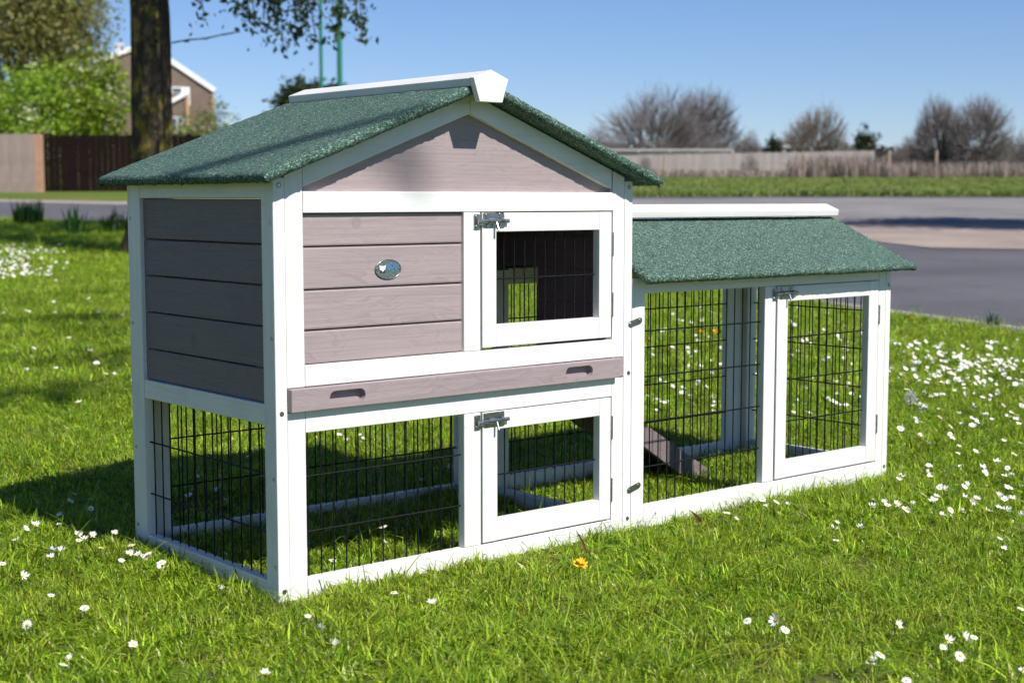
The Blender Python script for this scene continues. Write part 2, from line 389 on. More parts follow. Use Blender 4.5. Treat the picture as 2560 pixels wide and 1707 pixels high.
def felt_slab(name, org, U, lu, V, lv, thick, parent, step=.0055, seed=1):
    """mineral-felt roof sheet: org is a top corner, the felt rolls over all four edges"""
    U, V = np.array(U, float), np.array(V, float); N = np.cross(U, V); N = N if N[2] > 0 else -N
    rad = thick/2; arc = np.pi*rad
    def param(L):
        n = int(L/step); k = 6
        e = np.linspace(arc, arc/k, k)
        inner = np.linspace(rad, L-rad, n)
        pos = np.concatenate([rad-rad*np.sin(e/rad), inner, L-rad+rad*np.sin(e[::-1]/rad)])
        drop = np.concatenate([rad*(1-np.cos(e/rad)), np.zeros(n), rad*(1-np.cos(e[::-1]/rad))])
        return pos, drop
    pu, du = param(lu); pv, dv = param(lv)
    rng = np.random.default_rng(seed)
    D = np.maximum(du[:, None], dv[None]); nu, nv = len(pu), len(pv)
    # at the bottom, tuck in so the two wraps do not cross
    P = np.array(org)+pu[:, None, None]*U+pv[None, :, None]*V-D[..., None]*N
    edge = (D > .0005)
    amp = np.where(edge, .0007, .00030)
    P = P+rng.normal(size=P.shape)*amp[..., None]
    low = snoise(np.stack([pu[:, None]+0*pv[None], 0*pu[:, None]+pv[None]], -1), seed, 9)-.5
    P = P+N*(low*.002)[..., None]
    I = np.arange(nu*nv).reshape(nu, nv)
    F = np.stack([I[:-1, :-1], I[1:, :-1], I[1:, 1:], I[:-1, 1:]], -1).reshape(-1, 4)
    Vv = P.reshape(-1, 3); b = len(Vv)
    bot = np.array(org)-thick*N
    q = [bot+U*rad+V*rad, bot+U*(lu-rad)+V*rad, bot+U*(lu-rad)+V*(lv-rad), bot+U*rad+V*(lv-rad)]
    Vv = np.concatenate([Vv, q]); F = np.concatenate([F, [[b, b+1, b+2, b+3]]])
    o = ob(name, np_mesh(name, Vv, F, FELT, smooth=True), parent); return o
cs = 1/math.hypot(1, SL); TH = .0185
Ldir = np.array([cs, 0, SL*cs]); Rdir = np.array([-cs, 0, SL*cs])
Nl = np.array([-SL*cs, 0, cs]); Nr = np.array([SL*cs, 0, cs])
YF, YB = -.0465, .588
orgL = np.array([-.039, YF, .7160])+Nl*TH; orgR = np.array([.886, YF, .7160])+Nr*TH
span = (.4625)/cs-.004
felt_slab('roof', orgL, Ldir, span, (0, 1, 0), YB-YF, TH, H, seed=3)
felt_slab('roof', orgR, Rdir, span, (0, 1, 0), YB-YF, TH, H, seed=4)
ZC = .9245
cap = prism('ridge_cap', [(XM-.041, ZC-.0155), (XM, ZC), (XM+.041, ZC-.0155), (XM+.038, ZC-.030), (XM, ZC-.0155), (XM-.038, ZC-.030)], -.0465, .5700, WY, H, bev=.0010)
prism('ridge_end_block', [(XM-.041, ZC-.0150), (XM, ZC+.0006), (XM+.041, ZC-.0150), (XM+.0265, ZC-.0575), (XM-.0265, ZC-.0575)], -.0610, -.0470, WX, cap, bev=.0010)

WR = .0014
def wires_v(parent, coords, y, z0, z1, axis='x'):
    """upright wires, one object each; alike wires share their mesh"""
    V, F = wire_mesh((0, 0, z0), (0, 0, z1), WR, 6); me = np_mesh('wire', V, F, WIRE, smooth=True)
    for c in coords:
        o = ob('wire', me, parent); o.location = (c, y, 0) if axis == 'x' else (y, c, 0)
def wire_panel(name, a0, a1, y, z0, z1, zsh, parent, axis='x', first=.009, step=.0265):
    p0 = [(a0, y, z) if axis == 'x' else (y, a0, z) for z in zsh]; p1 = [(a1, y, z) if axis == 'x' else (y, a1, z) for z in zsh]
    V, F = tubes(p0, p1, [WR*1.25]*len(p0), [WR*1.25]*len(p0), 6)
    o = ob(name, np_mesh(name, V, F, WIRE, smooth=True), parent)
    cs_ = np.arange(a0+first, a1-.004, step)
    wires_v(o, cs_, y+.0026*(1 if axis == 'x' else 1), z0, z1, axis)
    return o
wire_panel('wire_panel', .0550, .4100, .0140, .028, .296, (.2110, .1133), H, first=.0165, step=.0265)
wire_panel('wire_panel', .0360, .5000, .0110, .028, .309, (.2170, .1140), H, axis='y', first=.012, step=.0335)
wire_panel('wire_panel', .0640, .8100, .5380, .022, .310, (.2110, .1133), H, first=.012)

def cyl_bm(c, d, r, h, k=14, bev=0):
    bm = bmesh.new(); bmesh.ops.create_cone(bm, cap_ends=True, segments=k, radius1=r, radius2=r, depth=h)
    M = Matrix.Translation(Vector(c)) @ Vector(d).to_track_quat('Z', 'Y').to_matrix().to_4x4()
    bmesh.ops.transform(bm, matrix=M, verts=bm.verts[:])
    if bev: bmesh.ops.bevel(bm, geom=[e for e in bm.edges if e.calc_face_angle(0) > 1], offset=bev, segments=2, affect='EDGES')
    return bm
def merge(*bms):
    me = bpy.data.meshes.new('tmp'); out = bmesh.new()
    for b in bms: b.to_mesh(me); out.from_mesh(me); b.free()
    bpy.data.meshes.remove(me); return out
def screw_mesh(d):
    """round screw head with a cross recess, facing d"""
    bm = cyl_bm((0, 0, 0), d, .0036, .0016, 12, .0005)
    me = bpy.data.meshes.new('screw'); bm.to_mesh(me); bm.free(); me.materials.append(STEEL); return me
SCREW_F, SCREW_L = screw_mesh((0, -1, 0)), screw_mesh((-1, 0, 0))
def screw(p, parent, me=None):
    o = ob('screw', me or SCREW_F, parent); o.location = p; return o
HOLE_DISC = cyl_bm((0, 0, 0), (0, -1, 0), .0044, .0006, 12); HM = bpy.data.meshes.new('screw_hole_disc'); HOLE_DISC.to_mesh(HM); HOLE_DISC.free(); HM.materials.append(DARK)  # flat dark disc round each screw; the hole's shade is put into its colour
for x, z in ((.0118, .7150), (.0113, .3274), (.0112, .0180), (.8365, .7160), (.8385, .3349), (.8385, .0300), (1.7280, .4835), (1.7265, .0350)):
    o = ob('screw_hole_disc', HM, H); o.location = (x, -.0001, z); screw((x, .0002, z), H)
for y, z in ((.5377, .6543), (.5369, .4494), (.5346, .2035), (.5342, .0478), (.0105, .6522), (.0100, .4561), (.0107, .2146), (.0096, .0619)):
    screw((-.0003, y, z), H, SCREW_L)

def plate_bm(x0, x1, z0, z1, y0, y1, rad=.003):
    pts = []
    for cx, cz, a in ((x1-rad, z1-rad, 0), (x0+rad, z1-rad, 90), (x0+rad, z0+rad, 180), (x1-rad, z0+rad, 270)):
        for k in range(4): th = R(a+k*30); pts.append((cx+rad*math.cos(th), cz+rad*math.sin(th)))
    return prism_bm(pts, y0, y1, 'y', .0003)
def latch(x, z, parent):
    """barrel bolt: x, z is the lower left corner of the keeper"""
    keep = merge(plate_bm(x, x+.0135, z, z+.028, -.0013, -.0001, .0015), cyl_bm((x+.0100, -.0055, z+.0135), (1, 0, 0), .0054, .0110, 16, .0006))
    l = bm_ob('latch', keep, STEEL, parent)
    body = plate_bm(x+.0205, x+.0730, z+.001, z+.0305, -.0013, -.0001, .0025)
    loops = [cyl_bm((x+.0365, -.0055, z+.0150), (1, 0, 0), .0056, .0150, 16, .0006), cyl_bm((x+.0630, -.0055, z+.0160), (1, 0, 0), .0056, .0070, 16, .0006)]
    bm_ob('latch_plate', merge(body, *loops), STEEL, parent)
    bolt = merge(cyl_bm((x+.0430, -.0060, z+.0152), (1, 0, 0), .0040, .0740, 14, .0005), cyl_bm((x+.0490, -.0100, z+.0060), (0, -.45, -1), .0024, .0200, 10, .0004))
    bm_ob('bolt', bolt, STEEL, parent)
    for dx, dz in ((.0060, .0235), (.0060, .0045), (.0300, .0260), (.0630, .0268), (.0310, .0055), (.0630, .0055)):
        o = screw((x+dx, -.0020, z+dz), parent)
def hinge(x, z0, z1, parent):
    n = 3; h = (z1-z0)/n
    bms = [cyl_bm((x, -.0012, z0+h*(i+.5)), (0, 0, 1), .0028, h*.95, 12, .0003) for i in range(n)]
    bms.append(box_bm(x-.0035, x+.0035, -.0008, .0006, z0, z1, 0))
    return bm_ob('hinge', merge(*bms), STEEL, parent)
def door(name, x0, x1, z0, z1, ox0, ox1, oz0, oz1, hinges, lat, zsh):
    d = bar('door', x0, ox0, -.0012, .0185, z0, z1, WZ, H)
    bar('door_stile', ox1, x1, -.0010, .0185, z0+.0002, z1-.0002, WZ, d)
    bar('door_rail', ox0+.0002, ox1-.0002, -.0008, .0183, oz1, z1-.0003, WX, d)
    bar('door_rail', ox0+.0002, ox1-.0002, -.0008, .0183, z0+.0003, oz0, WX, d)
    V, F = tubes([(ox0-.006, .0145, z) for z in zsh], [(ox1+.006, .0145, z) for z in zsh], [WR*1.25]*len(zsh), [WR*1.25]*len(zsh), 6)
    ob('cross_wire', np_mesh('cross_wire', V, F, WIRE, smooth=True), d)
    wires_v(d, np.arange(ox0+.0065, ox1-.001, .0263), .0172, oz0-.006, oz1+.006)
    for a, b in hinges: hinge(x1+.0022, a, b, d)
    latch(lat[0], lat[1], d)
    return d
door('door', .4505, .7872, .4118, .6662, .4849, .7534, .4541, .6303, ((.577, .625), (.454, .503)), (.4312, .6355), (.5404,))
door('door', .4505, .7880, .0365, .2885, .4868, .7570, .0790, .2535, ((.202, .250), (.072, .121)), (.4312, .2570), (.1616,))

# pull-out tray with two finger slots
def stadium(cx, cz, w, h, n=8):
    r = h/2; pts = []
    for k in range(n+1): th = R(-90+180*k/n); pts.append((cx+w/2-r+r*math.cos(th), cz+r*math.sin(th)))
    for k in range(n+1): th = R(90+180*k/n); pts.append((cx-w/2+r+r*math.cos(th), cz+r*math.sin(th)))
    return pts
tray = bar('tray', .0233, .8010, -.0130, .0040, .3292, .3690, MX, H, .0016)
cut = bm_ob('cutter', merge(prism_bm(stadium(.1375, .3493, .075, .0225), -.03, .0005, 'y', 0), prism_bm(stadium(.6890, .3496, .073, .0225), -.03, .0005, 'y', 0)), MX)
md = tray.modifiers.new('slots', 'BOOLEAN'); md.operation = 'DIFFERENCE'; md.object = cut; md.solver = 'EXACT'
bpy.context.view_layer.update()
dg = bpy.context.evaluated_depsgraph_get(); nm = bpy.data.meshes.new_from_object(tray.evaluated_get(dg)); tray.modifiers.clear(); tray.data = nm; nm.name = 'tray'
bpy.data.objects.remove(cut)
bar('tray_side', .8040, .8236, -.0015, .0200, .3296, .3690, MX, tray, .001)
bar('tray_base', .0240, .8020, .0045, .5250, .3370, .3420, MX, tray, 0)

# oval maker's plate
def oval(cx, cz, rx, rz, y0, y1, k=40): return prism_bm([(cx+rx*math.cos(2*math.pi*i/k), cz+rz*math.sin(2*math.pi*i/k)) for i in range(k)], y0, y1, 'y', .0005)
bt = NT('brushed_tin'); bco = bt.add('ShaderNodeTexCoord').outputs['Object']
bn = bt.add('ShaderNodeTexNoise', {'Vector': bco, 'Scale': 350.0, 'Detail': 4.0}).outputs[0]
bt.set(bt.ramp(bn, [(.3, (.05, .065, .065)), (.55, (.13, .15, .15)), (.75, (.34, .35, .34))]), .45, .25)
BX, BZ = .2392, .5668
badge = bm_ob('badge', oval(BX, BZ, .0290, .0183, .0058, .0074), bt.m, H)
rim = [(BX+.0278*math.cos(a), .0056, BZ+.0172*math.sin(a)) for a in np.linspace(0, 2*np.pi, 41)]
V, F = tubes(rim[:-1], rim[1:], [.0006]*40, [.0006]*40, 5); ob('badge_rim', np_mesh('badge_rim', V, F, STEEL, smooth=True), badge)
def lettering(txt, x, z, size, mat, bold=0.0):
    c = bpy.data.curves.new('lettering', 'FONT'); c.body = txt; c.size = size; c.extrude = .0001; c.offset = bold
    o = bpy.data.objects.new('lettering', c); COL.objects.link(o); o.rotation_euler = (R(90), 0, 0); o.location = (x, .0056, z)
    bpy.context.view_layer.update(); g = bpy.context.evaluated_depsgraph_get()
    me = bpy.data.meshes.new_from_object(o.evaluated_get(g)); me.materials.clear(); me.materials.append(mat); bpy.data.objects.remove(o)
    n = ob('lettering', me, badge); n.rotation_euler = (R(90), 0, 0); n.location = (x, .0056, z)
BLUE = simple('blue_print', (.03, .18, .42), .5); TEAL = simple('green_print', (.03, .20, .17), .5)
lettering('BLU', BX-.0035, BZ+.0012, .0135, BLUE, .0004); lettering('SHELT', BX-.0040, BZ-.0068, .0088, TEAL, .00005)
prism('emblem', [(BX-.0195, BZ+.0075), (BX-.0155, BZ+.0062), (BX-.0095, BZ+.0062), (BX-.0055, BZ+.0075), (BX-.0068, BZ+.0005), (BX-.0098, BZ-.0032), (BX-.0150, BZ-.0032), (BX-.0183, BZ+.0005)], .0054, .0058, simple('white_print', (.75, .74, .68), .6), badge, bev=0)
for dx in (-.0155, -.0090):
    prism('emblem', [(BX+dx-.0026, BZ-.0062), (BX+dx+.0026, BZ-.0062), (BX+dx+.0014, BZ-.0046), (BX+dx+.0007, BZ-.0012), (BX+dx-.0007, BZ-.0012), (BX+dx-.0012, BZ-.0046)], .0052, .0056, simple('black_print', (.02, .02, .03), .5), badge, bev=0)
for dx in (-.0245, .0250): o = screw((BX+dx, .0055, BZ), badge); o.scale = (.5, 1, .5)

# the run
bar('corner_post', .8485, .8855, .0004, .0205, -.01, .530, WZ, H)
bar('rail', .8860, 1.6895, .0008, .0203, .4967, .534, WX, H)
bar('stile', 1.6900, 1.7172, .0004, .0205, -.01, .534, WZ, H)
bar('corner_post', 1.7178, 1.7370, 0, .0350, -.01, .532, WZ, H)
bar('stile', 1.2680, 1.3053, .0010, .0200, .0508, .4962, WZ, H)
bar('rail', .8860, 1.6895, .0004, .0203, -.01, .0500, WX, H)
door('door', 1.3092, 1.6872, .0535, .4955, 1.3460, 1.6500, .0930, .4605, ((.389, .436), (.122, .168)), (1.2925, .4640), (.375, .278, .181))
wire_panel('wire_panel', .8820, 1.2700, .0140, .045, .501, (.417, .321, .225, .129), H, first=.010)
# back frame of the run
bar('corner_post', .8485, .8855, .4405, .460, -.01, .530, WZ, H); bar('stile', 1.6400, 1.7000, .4405, .460, -.01, .530, WZ, H)
bar('corner_post', 1.7010, 1.7370, .4250, .4604, -.01, .532, WZ, H)
bar('rail', .8860, 1.6395, .4408, .4597, .4967, .534, WX, H); bar('rail', .8860, 1.6395, .4408, .4597, -.01, .0500, WX, H)
wire_panel('wire_panel', .8820, 1.6440, .4460, .045, .501, (.417, .321, .225, .129), H, first=.018)
# end frame of the run
bar('side_rail', 1.7182, 1.7366, .0355, .4245, .4967, .534, WY, H); bar('side_rail', 1.7182, 1.7366, .0355, .4245, -.01, .0500, WY, H)
wire_panel('wire_panel', .0300, .4300, 1.7260, .045, .501, (.417, .321, .225, .129), H, axis='y', first=.014, step=.0280)
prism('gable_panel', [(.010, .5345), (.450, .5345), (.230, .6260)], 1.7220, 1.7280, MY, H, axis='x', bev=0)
S2 = .437; c2 = 1/math.hypot(1, S2); YR = .226; TR = .0175
Fd = np.array([0, c2, S2*c2]); Bd = np.array([0, -c2, S2*c2]); N1 = np.array([0, -S2*c2, c2]); N2 = np.array([0, S2*c2, c2])
Xa, Xb = .8500, 1.7730
o1 = np.array([Xa, -.0440, .5172])+N1*TR; o2 = np.array([Xa, 2*YR+.0440, .5172])+N2*TR
sp = (YR+.044)/c2-.004
felt_slab('roof', o1, (1, 0, 0), Xb-Xa, Fd, sp, TR, H, seed=7)
felt_slab('roof', o2, (1, 0, 0), Xb-Xa, Bd, sp, TR, H, seed=8)
ZR = .6800
prism('ridge_cap', [(YR-.0400, ZR-.0155), (YR, ZR), (YR+.0400, ZR-.0155), (YR+.0370, ZR-.030), (YR, ZR-.0150), (YR-.0370, ZR-.030)], .8490, 1.7700, WX, H, axis='x', bev=.0010)
# joining plates
for cx, cz, an in ((.8562, .4390, 13), (.8558, .0930, 15)):
    pl = prism_bm(stadium(0, 0, .0400, .0125), -.0018, -.0002, 'y', .0003)
    bmesh.ops.transform(pl, matrix=Matrix.Translation((cx, -.0002, cz)) @ Matrix.Rotation(-R(an), 4, 'Y'), verts=pl.verts[:])
    p_ = bm_ob('joining_plate', pl, STEEL, H)
    for s_ in (-1, 1): screw((cx+s_*.0138*math.cos(R(an)), -.0026, cz+s_*.0138*math.sin(R(an))), p_)
# ramp
def ramp_pt(x): return .347-.6*(x-.862)
for y0, y1 in ((.277, .289), (.440, .452)):
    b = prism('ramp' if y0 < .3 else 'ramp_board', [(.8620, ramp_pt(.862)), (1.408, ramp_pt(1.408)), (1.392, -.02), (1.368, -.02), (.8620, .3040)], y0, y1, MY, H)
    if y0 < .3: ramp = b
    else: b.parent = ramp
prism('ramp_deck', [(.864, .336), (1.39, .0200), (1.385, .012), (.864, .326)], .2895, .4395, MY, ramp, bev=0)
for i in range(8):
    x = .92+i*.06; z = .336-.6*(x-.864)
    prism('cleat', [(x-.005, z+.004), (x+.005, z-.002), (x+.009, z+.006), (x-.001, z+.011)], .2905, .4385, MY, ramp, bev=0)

# ------------------------------------------------------------------ grass
def blades(n, rng, rad, h0, h1, w, bend, flat=0.0):
    """n curved blades of three quads each; returns verts, faces, tint per vertex"""
    a = rng.uniform(0, 2*np.pi, n); rr = rad*np.sqrt(rng.random(n)); b0 = np.stack([rr*np.cos(a), rr*np.sin(a), np.full(n, -.004)], 1)
    h = rng.uniform(h0, h1, n); th = rng.uniform(0, 2*np.pi, n); lean = rng.uniform(.15, 1, n)*bend+flat
    dr = np.stack([np.cos(th), np.sin(th), np.zeros(n)], 1); sd = np.stack([-np.sin(th), np.cos(th), np.zeros(n)], 1)
    tw = rng.normal(0, .5, n)[:, None]; sd = sd*np.cos(tw)+dr*np.sin(tw)
    ww = (w*rng.uniform(.6, 1.3, n))[:, None]; V = []
    for t, wf in ((0, .75), (.35, 1.0), (.7, .72), (1.0, .08)):
        c = b0+dr*(h*lean*t**1.7)[:, None]+np.array([0, 0, 1.])*(h*t*(1-.45*np.minimum(lean, 1.6)*t))[:, None]
        V += [c-sd*ww*wf*.5, c+sd*ww*wf*.5]
    V = np.stack(V, 1).reshape(-1, 3)
    f = np.array([[0, 1, 3, 2], [2, 3, 5, 4], [4, 5, 7, 6]])
    F = (f[None]+np.arange(n)[:, None, None]*8).reshape(-1, 4)
    t = rng.beta(1.0, 1.25, n)*.80; dead = rng.random(n) < .07; t[dead] = rng.uniform(.86, 1, dead.sum())
    return V, F, np.repeat(t, 8)
GRASS = leafy('grass_blade', (.072, .165, .005), (.560, .700, .045), .45, .5, (.78, .72, .36), True)
tuft_col = bpy.data.collections.new('tufts')
rg = np.random.default_rng(11)
def add_tuft(parts):
    Vs, Fs, Ts, o_ = [], [], [], 0
    for V, F, T in parts: Vs.append(V); Fs.append(F+o_); Ts.append(T); o_ += len(V)
    me = np_mesh('tuft', np.concatenate(Vs), np.concatenate(Fs), GRASS, np.concatenate(Ts))
    tuft_col.objects.link(bpy.data.objects.new('tuft_%02d' % len(tuft_col.objects), me))
for i in range(10): add_tuft([blades(19, rg, .019, .012, .027, .0026, .9), blades(5, rg, .016, .022, .040, .0024, 1.0), blades(8, rg, .02, .016, .034, .0021, .6, 1.3), blades(1, rg, .01, .045, .075, .0019, .3, 1.5)])
for i in range(4): add_tuft([blades(2, rg, .012, .040, .072, .0022, 1.0), blades(12, rg, .018, .012, .030, .0026, .9)])
for i in range(3): add_tuft([blades(9, rg, .014, .014, .026, .0080, .7, .8), blades(8, rg, .02, .015, .032, .0026, .9)])      # broad weed leaves
def in_poly(u, s, poly):
    ins = np.zeros(len(u), bool); n = len(poly)
    for i in range(n):
        (x1, y1), (x2, y2) = poly[i], poly[(i+1) % n]
        c = ((y1 > s) != (y2 > s)) & (u < (x2-x1)*(s-y1)/((y2-y1)+1e-12)+x1); ins ^= c
    return ins
ROADPOLY = near_edge+far_edge+[far_r]
FOOT = [(0, 1.737, 0, .0205), (0, .0225, 0, .549), (.8245, .847, 0, .549), (0, .847, .5285, .549), (.8485, 1.737, .4405, .460), (1.717, 1.737, 0, .46), (1.34, 1.42, .275, .455)]
def clear_of_wood(P, d):
    ok = np.ones(len(P), bool)
    for x0, x1, y0, y1 in FOOT: ok &= ~((P[:, 0] > x0-d) & (P[:, 0] < x1+d) & (P[:, 1] > y0-d) & (P[:, 1] < y1+d))
    return ok
def scatter(s0, s1, dens, scale, margin):
    n = int(dens*(.37*(s1*s1-s0*s0)+2*margin*(s1-s0)))
    s = np.sqrt(rg.uniform(s0*s0, s1*s1, n)); u = rg.uniform(-1, 1, n)*(.37*s+margin)
    P = ground(u, s); keep = ~in_poly(u, s, ROADPOLY) & clear_of_wood(P, .010)
    cl = snoise(P, 5, 5.0)*.6+snoise(P, 6, 17.0)*.4
    keep &= rg.random(n) < .25+1.3*cl
    P, cl = P[keep], cl[keep]; n = len(P)
    sc = scale*(.60+.95*cl)*rg.uniform(.75, 1.25, n)
    r = rg.random(n); weed = snoise(P, 9, 3.0)
    idx = np.where(r < .09, rg.integers(10, 14, n), np.where(r < .09+.16*(weed > .6), rg.integers(14, 17, n), rg.integers(0, 10, n)))
    rot = np.stack([rg.normal(0, .12, n), rg.normal(0, .12, n), rg.uniform(0, 6.283, n)], 1)
    return P, sc, idx, rot
parts_ = [scatter(1.6, 5.0, 3300, 1.0, .5), scatter(5.0, 11.0, 1000, 1.3, .4), scatter(11.0, 22.0, 260, 1.9, .3)]
P, SC, IX, RO = [np.concatenate([q[i] for q in parts_]) for i in range(4)]
gm = bpy.data.meshes.new('grass'); gm.vertices.add(len(P)); gm.vertices.foreach_set('co', P.astype(np.float32).ravel())
for nm_, ty, dat in (('scl', 'FLOAT', SC), ('idx', 'INT', IX), ('rot', 'FLOAT_VECTOR', RO)):
    a_ = gm.attributes.new(nm_, ty, 'POINT'); a_.data.foreach_set('vector' if ty == 'FLOAT_VECTOR' else 'value', np.asarray(dat, np.int32 if ty == 'INT' else np.float32).ravel())
grass = ob('grass', gm); gm.materials.append(GRASS); grass['kind'] = 'stuff'; grass['label'] = 'rough green lawn grass around and inside the hutch'; grass['category'] = 'grass'
ng = bpy.data.node_groups.new('grass_scatter', 'GeometryNodeTree')
ng.interface.new_socket('Geometry', in_out='INPUT', socket_type='NodeSocketGeometry'); ng.interface.new_socket('Geometry', in_out='OUTPUT', socket_type='NodeSocketGeometry')
gi, go = ng.nodes.new('NodeGroupInput'), ng.nodes.new('NodeGroupOutput')
iop = ng.nodes.new('GeometryNodeInstanceOnPoints'); ci = ng.nodes.new('GeometryNodeCollectionInfo')
ci.inputs['Collection'].default_value = tuft_col; ci.inputs['Separate Children'].default_value = True; ci.inputs['Reset Children'].default_value = True
def named(nm_, ty):
    n_ = ng.nodes.new('GeometryNodeInputNamedAttribute'); n_.data_type = ty; n_.inputs['Name'].default_value = nm_; return n_.outputs['Attribute']
e2r = ng.nodes.new('FunctionNodeEulerToRotation')
ng.links.new(gi.outputs[0], iop.inputs['Points']); ng.links.new(ci.outputs[0], iop.inputs['Instance'])
iop.inputs['Pick Instance'].default_value = True
ng.links.new(named('idx', 'INT'), iop.inputs['Instance Index']); ng.links.new(named('rot', 'FLOAT_VECTOR'), e2r.inputs[0])
ng.links.new(e2r.outputs[0], iop.inputs['Rotation']); ng.links.new(named('scl', 'FLOAT'), iop.inputs['Scale'])
ng.links.new(iop.outputs[0], go.inputs[0])
grass.modifiers.new('scatter', 'NODES').node_group = ng

# ------------------------------------------------------------------ daisies and dandelions
PETAL = simple('daisy_petal', (.80, .80, .78), .7); DISC = simple('daisy_disc', (.70, .42, .02), .8); STEM = simple('flower_stem', (.09, .17, .03), .6)
def petals(n, r0, r1, w, lift, rng):
    V, F = [], []
    for i in range(n):
        a = 2*math.pi*(i+rng.uniform(-.25, .25))/n; L = r1*rng.uniform(.85, 1.08); z = lift*rng.uniform(.4, 1.6)
        d = np.array([math.cos(a), math.sin(a), 0]); s_ = np.array([-math.sin(a), math.cos(a), 0]); k = len(V)
        for t, wf, zz in ((r0, .6, 0), (r0+(L-r0)*.6, 1, z*.5), (L, .45, z)):
            V += [d*t-s_*w*wf/2+[0, 0, zz], d*t+s_*w*wf/2+[0, 0, zz]]
        F += [[k, k+1, k+3, k+2], [k+2, k+3, k+5, k+4]]
    return np.array(V), np.array(F)
def dome(r, h, rings=3, k=8):
    V = [(r*math.cos(t*math.pi/2/rings)*math.cos(2*math.pi*j/k), r*math.cos(t*math.pi/2/rings)*math.sin(2*math.pi*j/k), h*math.sin(t*math.pi/2/rings)) for t in range(rings+1) for j in range(k)]
    F = [[t*k+j, t*k+(j+1) % k, (t+1)*k+(j+1) % k, (t+1)*k+j] for t in range(rings) for j in range(k)]
    return np.array(V), np.array(F)
DAISY = []
for v_ in range(5):
    rv = np.random.default_rng(40+v_)
    Vp, Fp = petals(15, .0022, .0090, .0021, (.001, .003, .006, -.001, .0045)[v_], rv)
    Vd, Fd_ = dome(.0031, .0022)
    DAISY.append((np_mesh('petals', Vp, Fp, PETAL), np_mesh('disc', Vd, Fd_, DISC, smooth=True)))
def stem_mesh(h, rng):
    b = np.array([[rng.normal(0, .006), rng.normal(0, .006), -h], [rng.normal(0, .004), rng.normal(0, .004), -h*.5], [0, 0, 0]])
    V, F = tubes(b[:-1], b[1:], [.0009]*2, [.0008]*2, 5); return np_mesh('stem', V, F, STEM, smooth=True)
STEMS = [stem_mesh(.045, np.random.default_rng(90+i)) for i in range(4)]
sunq = Vector(SUN).to_track_quat('Z', 'Y')
rd = random.Random(5)
def head_rot():
    az = rd.uniform(0, 6.283); ti = abs(rd.gauss(.35, .4)); n = Vector((math.sin(ti)*math.cos(az), math.sin(ti)*math.sin(az)-.35, math.cos(ti))).normalized()
    return (n.to_track_quat('Z', 'Y') @ Vector((0, 0, 1)).to_track_quat('Z', 'Y')).to_euler()
n_daisy = 0
def daisy(p, label, group, scale=1.0):
    """p is the flower head"""
    global n_daisy
    pm, dm = DAISY[n_daisy % 5]; n_daisy += 1
    e = empty('daisy', tuple(p)); tag(e, label, 'daisy', group)
    s = ob('stem', STEMS[n_daisy % 4], e); s.rotation_euler = (0, 0, rd.uniform(0, 6.28))
    q = head_rot(); c = scale*rd.uniform(.70, 1.08)
    a = ob('petals', pm, e); a.rotation_euler = q; a.scale = (c, c, c)
    b = ob('disc', dm, e); b.rotation_euler = q; b.scale = (c, c, c); return e
def crop(pts, x0, y0, k): return [(x0+a*k, y0+b*k) for a, b in pts]
HD = .034
ORD = 'leftmost second third fourth fifth sixth seventh eighth ninth tenth eleventh twelfth thirteenth fourteenth fifteenth sixteenth seventeenth eighteenth nineteenth twentieth'.split()
ORD += ['twenty-'+w for w in ORD[:1]+ORD[1:9]]; ORD[20] = 'twenty-first'
def plant(pxs, label, group, scale=1.0):
    base_label, few = label, len(pxs) <= len(ORD)
    for i, (px, py) in enumerate(sorted(pxs)):
        if few: label = base_label+(', leftmost of these' if i == 0 else ', %s from the left' % ORD[i])
        label = label if len(label.split()) <= 16 else label.replace(' the ', ' ')
        p = gpx(px, py, HD+rd.uniform(-.006, .008))
        if clear_of_wood(p[None], .012)[0]: daisy(p, label, group, scale)
front_r = crop([(210, 118), (480, 108), (560, 130), (585, 180), (660, 145), (735, 165)], 1700, 1200, .3656)
plant(front_r, 'white daisy growing against the base rail of the run', 'daisies against the run base rail')
plant(crop([(385, 265), (320, 225), (1320, 130), (1395, 150), (1310, 180), (1560, 200), (1590, 160), (1720, 222), (1790, 238), (1850, 205), (1920, 210), (1985, 210), (1420, 170), (1855, 250)], 1700, 1200, .3656),
      'white daisy in the loose row on the lawn in front of the run end', 'daisies in front of the run end')
plant(crop([(1050, 330), (1075, 290), (1230, 325), (1068, 412)], 1700, 1200, .3656), 'white daisy in the small knot on the lawn before the run door', 'daisies before the run door')
plant(crop([(655, 955), (718, 1025), (460, 958)], 1700, 1200, .3656), 'white daisy of the close trio low on the front lawn', 'trio of daisies on the front lawn', 1.1)
plant(crop([(1490, 985), (1370, 1190), (1340, 1220), (1310, 1260), (1830, 1095), (1945, 1075), (2010, 1075), (1800, 1145), (1915, 1200), (1550, 1370), (2340, 1310), (2190, 395), (2215, 470), (2330, 880), (2180, 105), (2030, 125), (2335, 40)], 1700, 1200, .3656),
      'white daisy scattered in the lower right corner of the lawn', 'daisies in the lower right corner')
plant(crop([(1015, 505), (1000, 570), (1070, 570), (1120, 605), (1235, 685), (1250, 640), (1150, 560), (940, 615)], 0, 1200, .3233), 'white daisy in the clump at the back left foot of the hutch', 'daisies at the back left foot')
plant(crop([(570, 110), (545, 160), (690, 150), (455, 260), (275, 350), (455, 345), (610, 425), (720, 425), (885, 410), (610, 462), (655, 455), (780, 520), (200, 375), (700, 220)], 0, 1200, .3233), 'white daisy standing in the shadow left of the hutch', 'daisies in the hutch shadow')
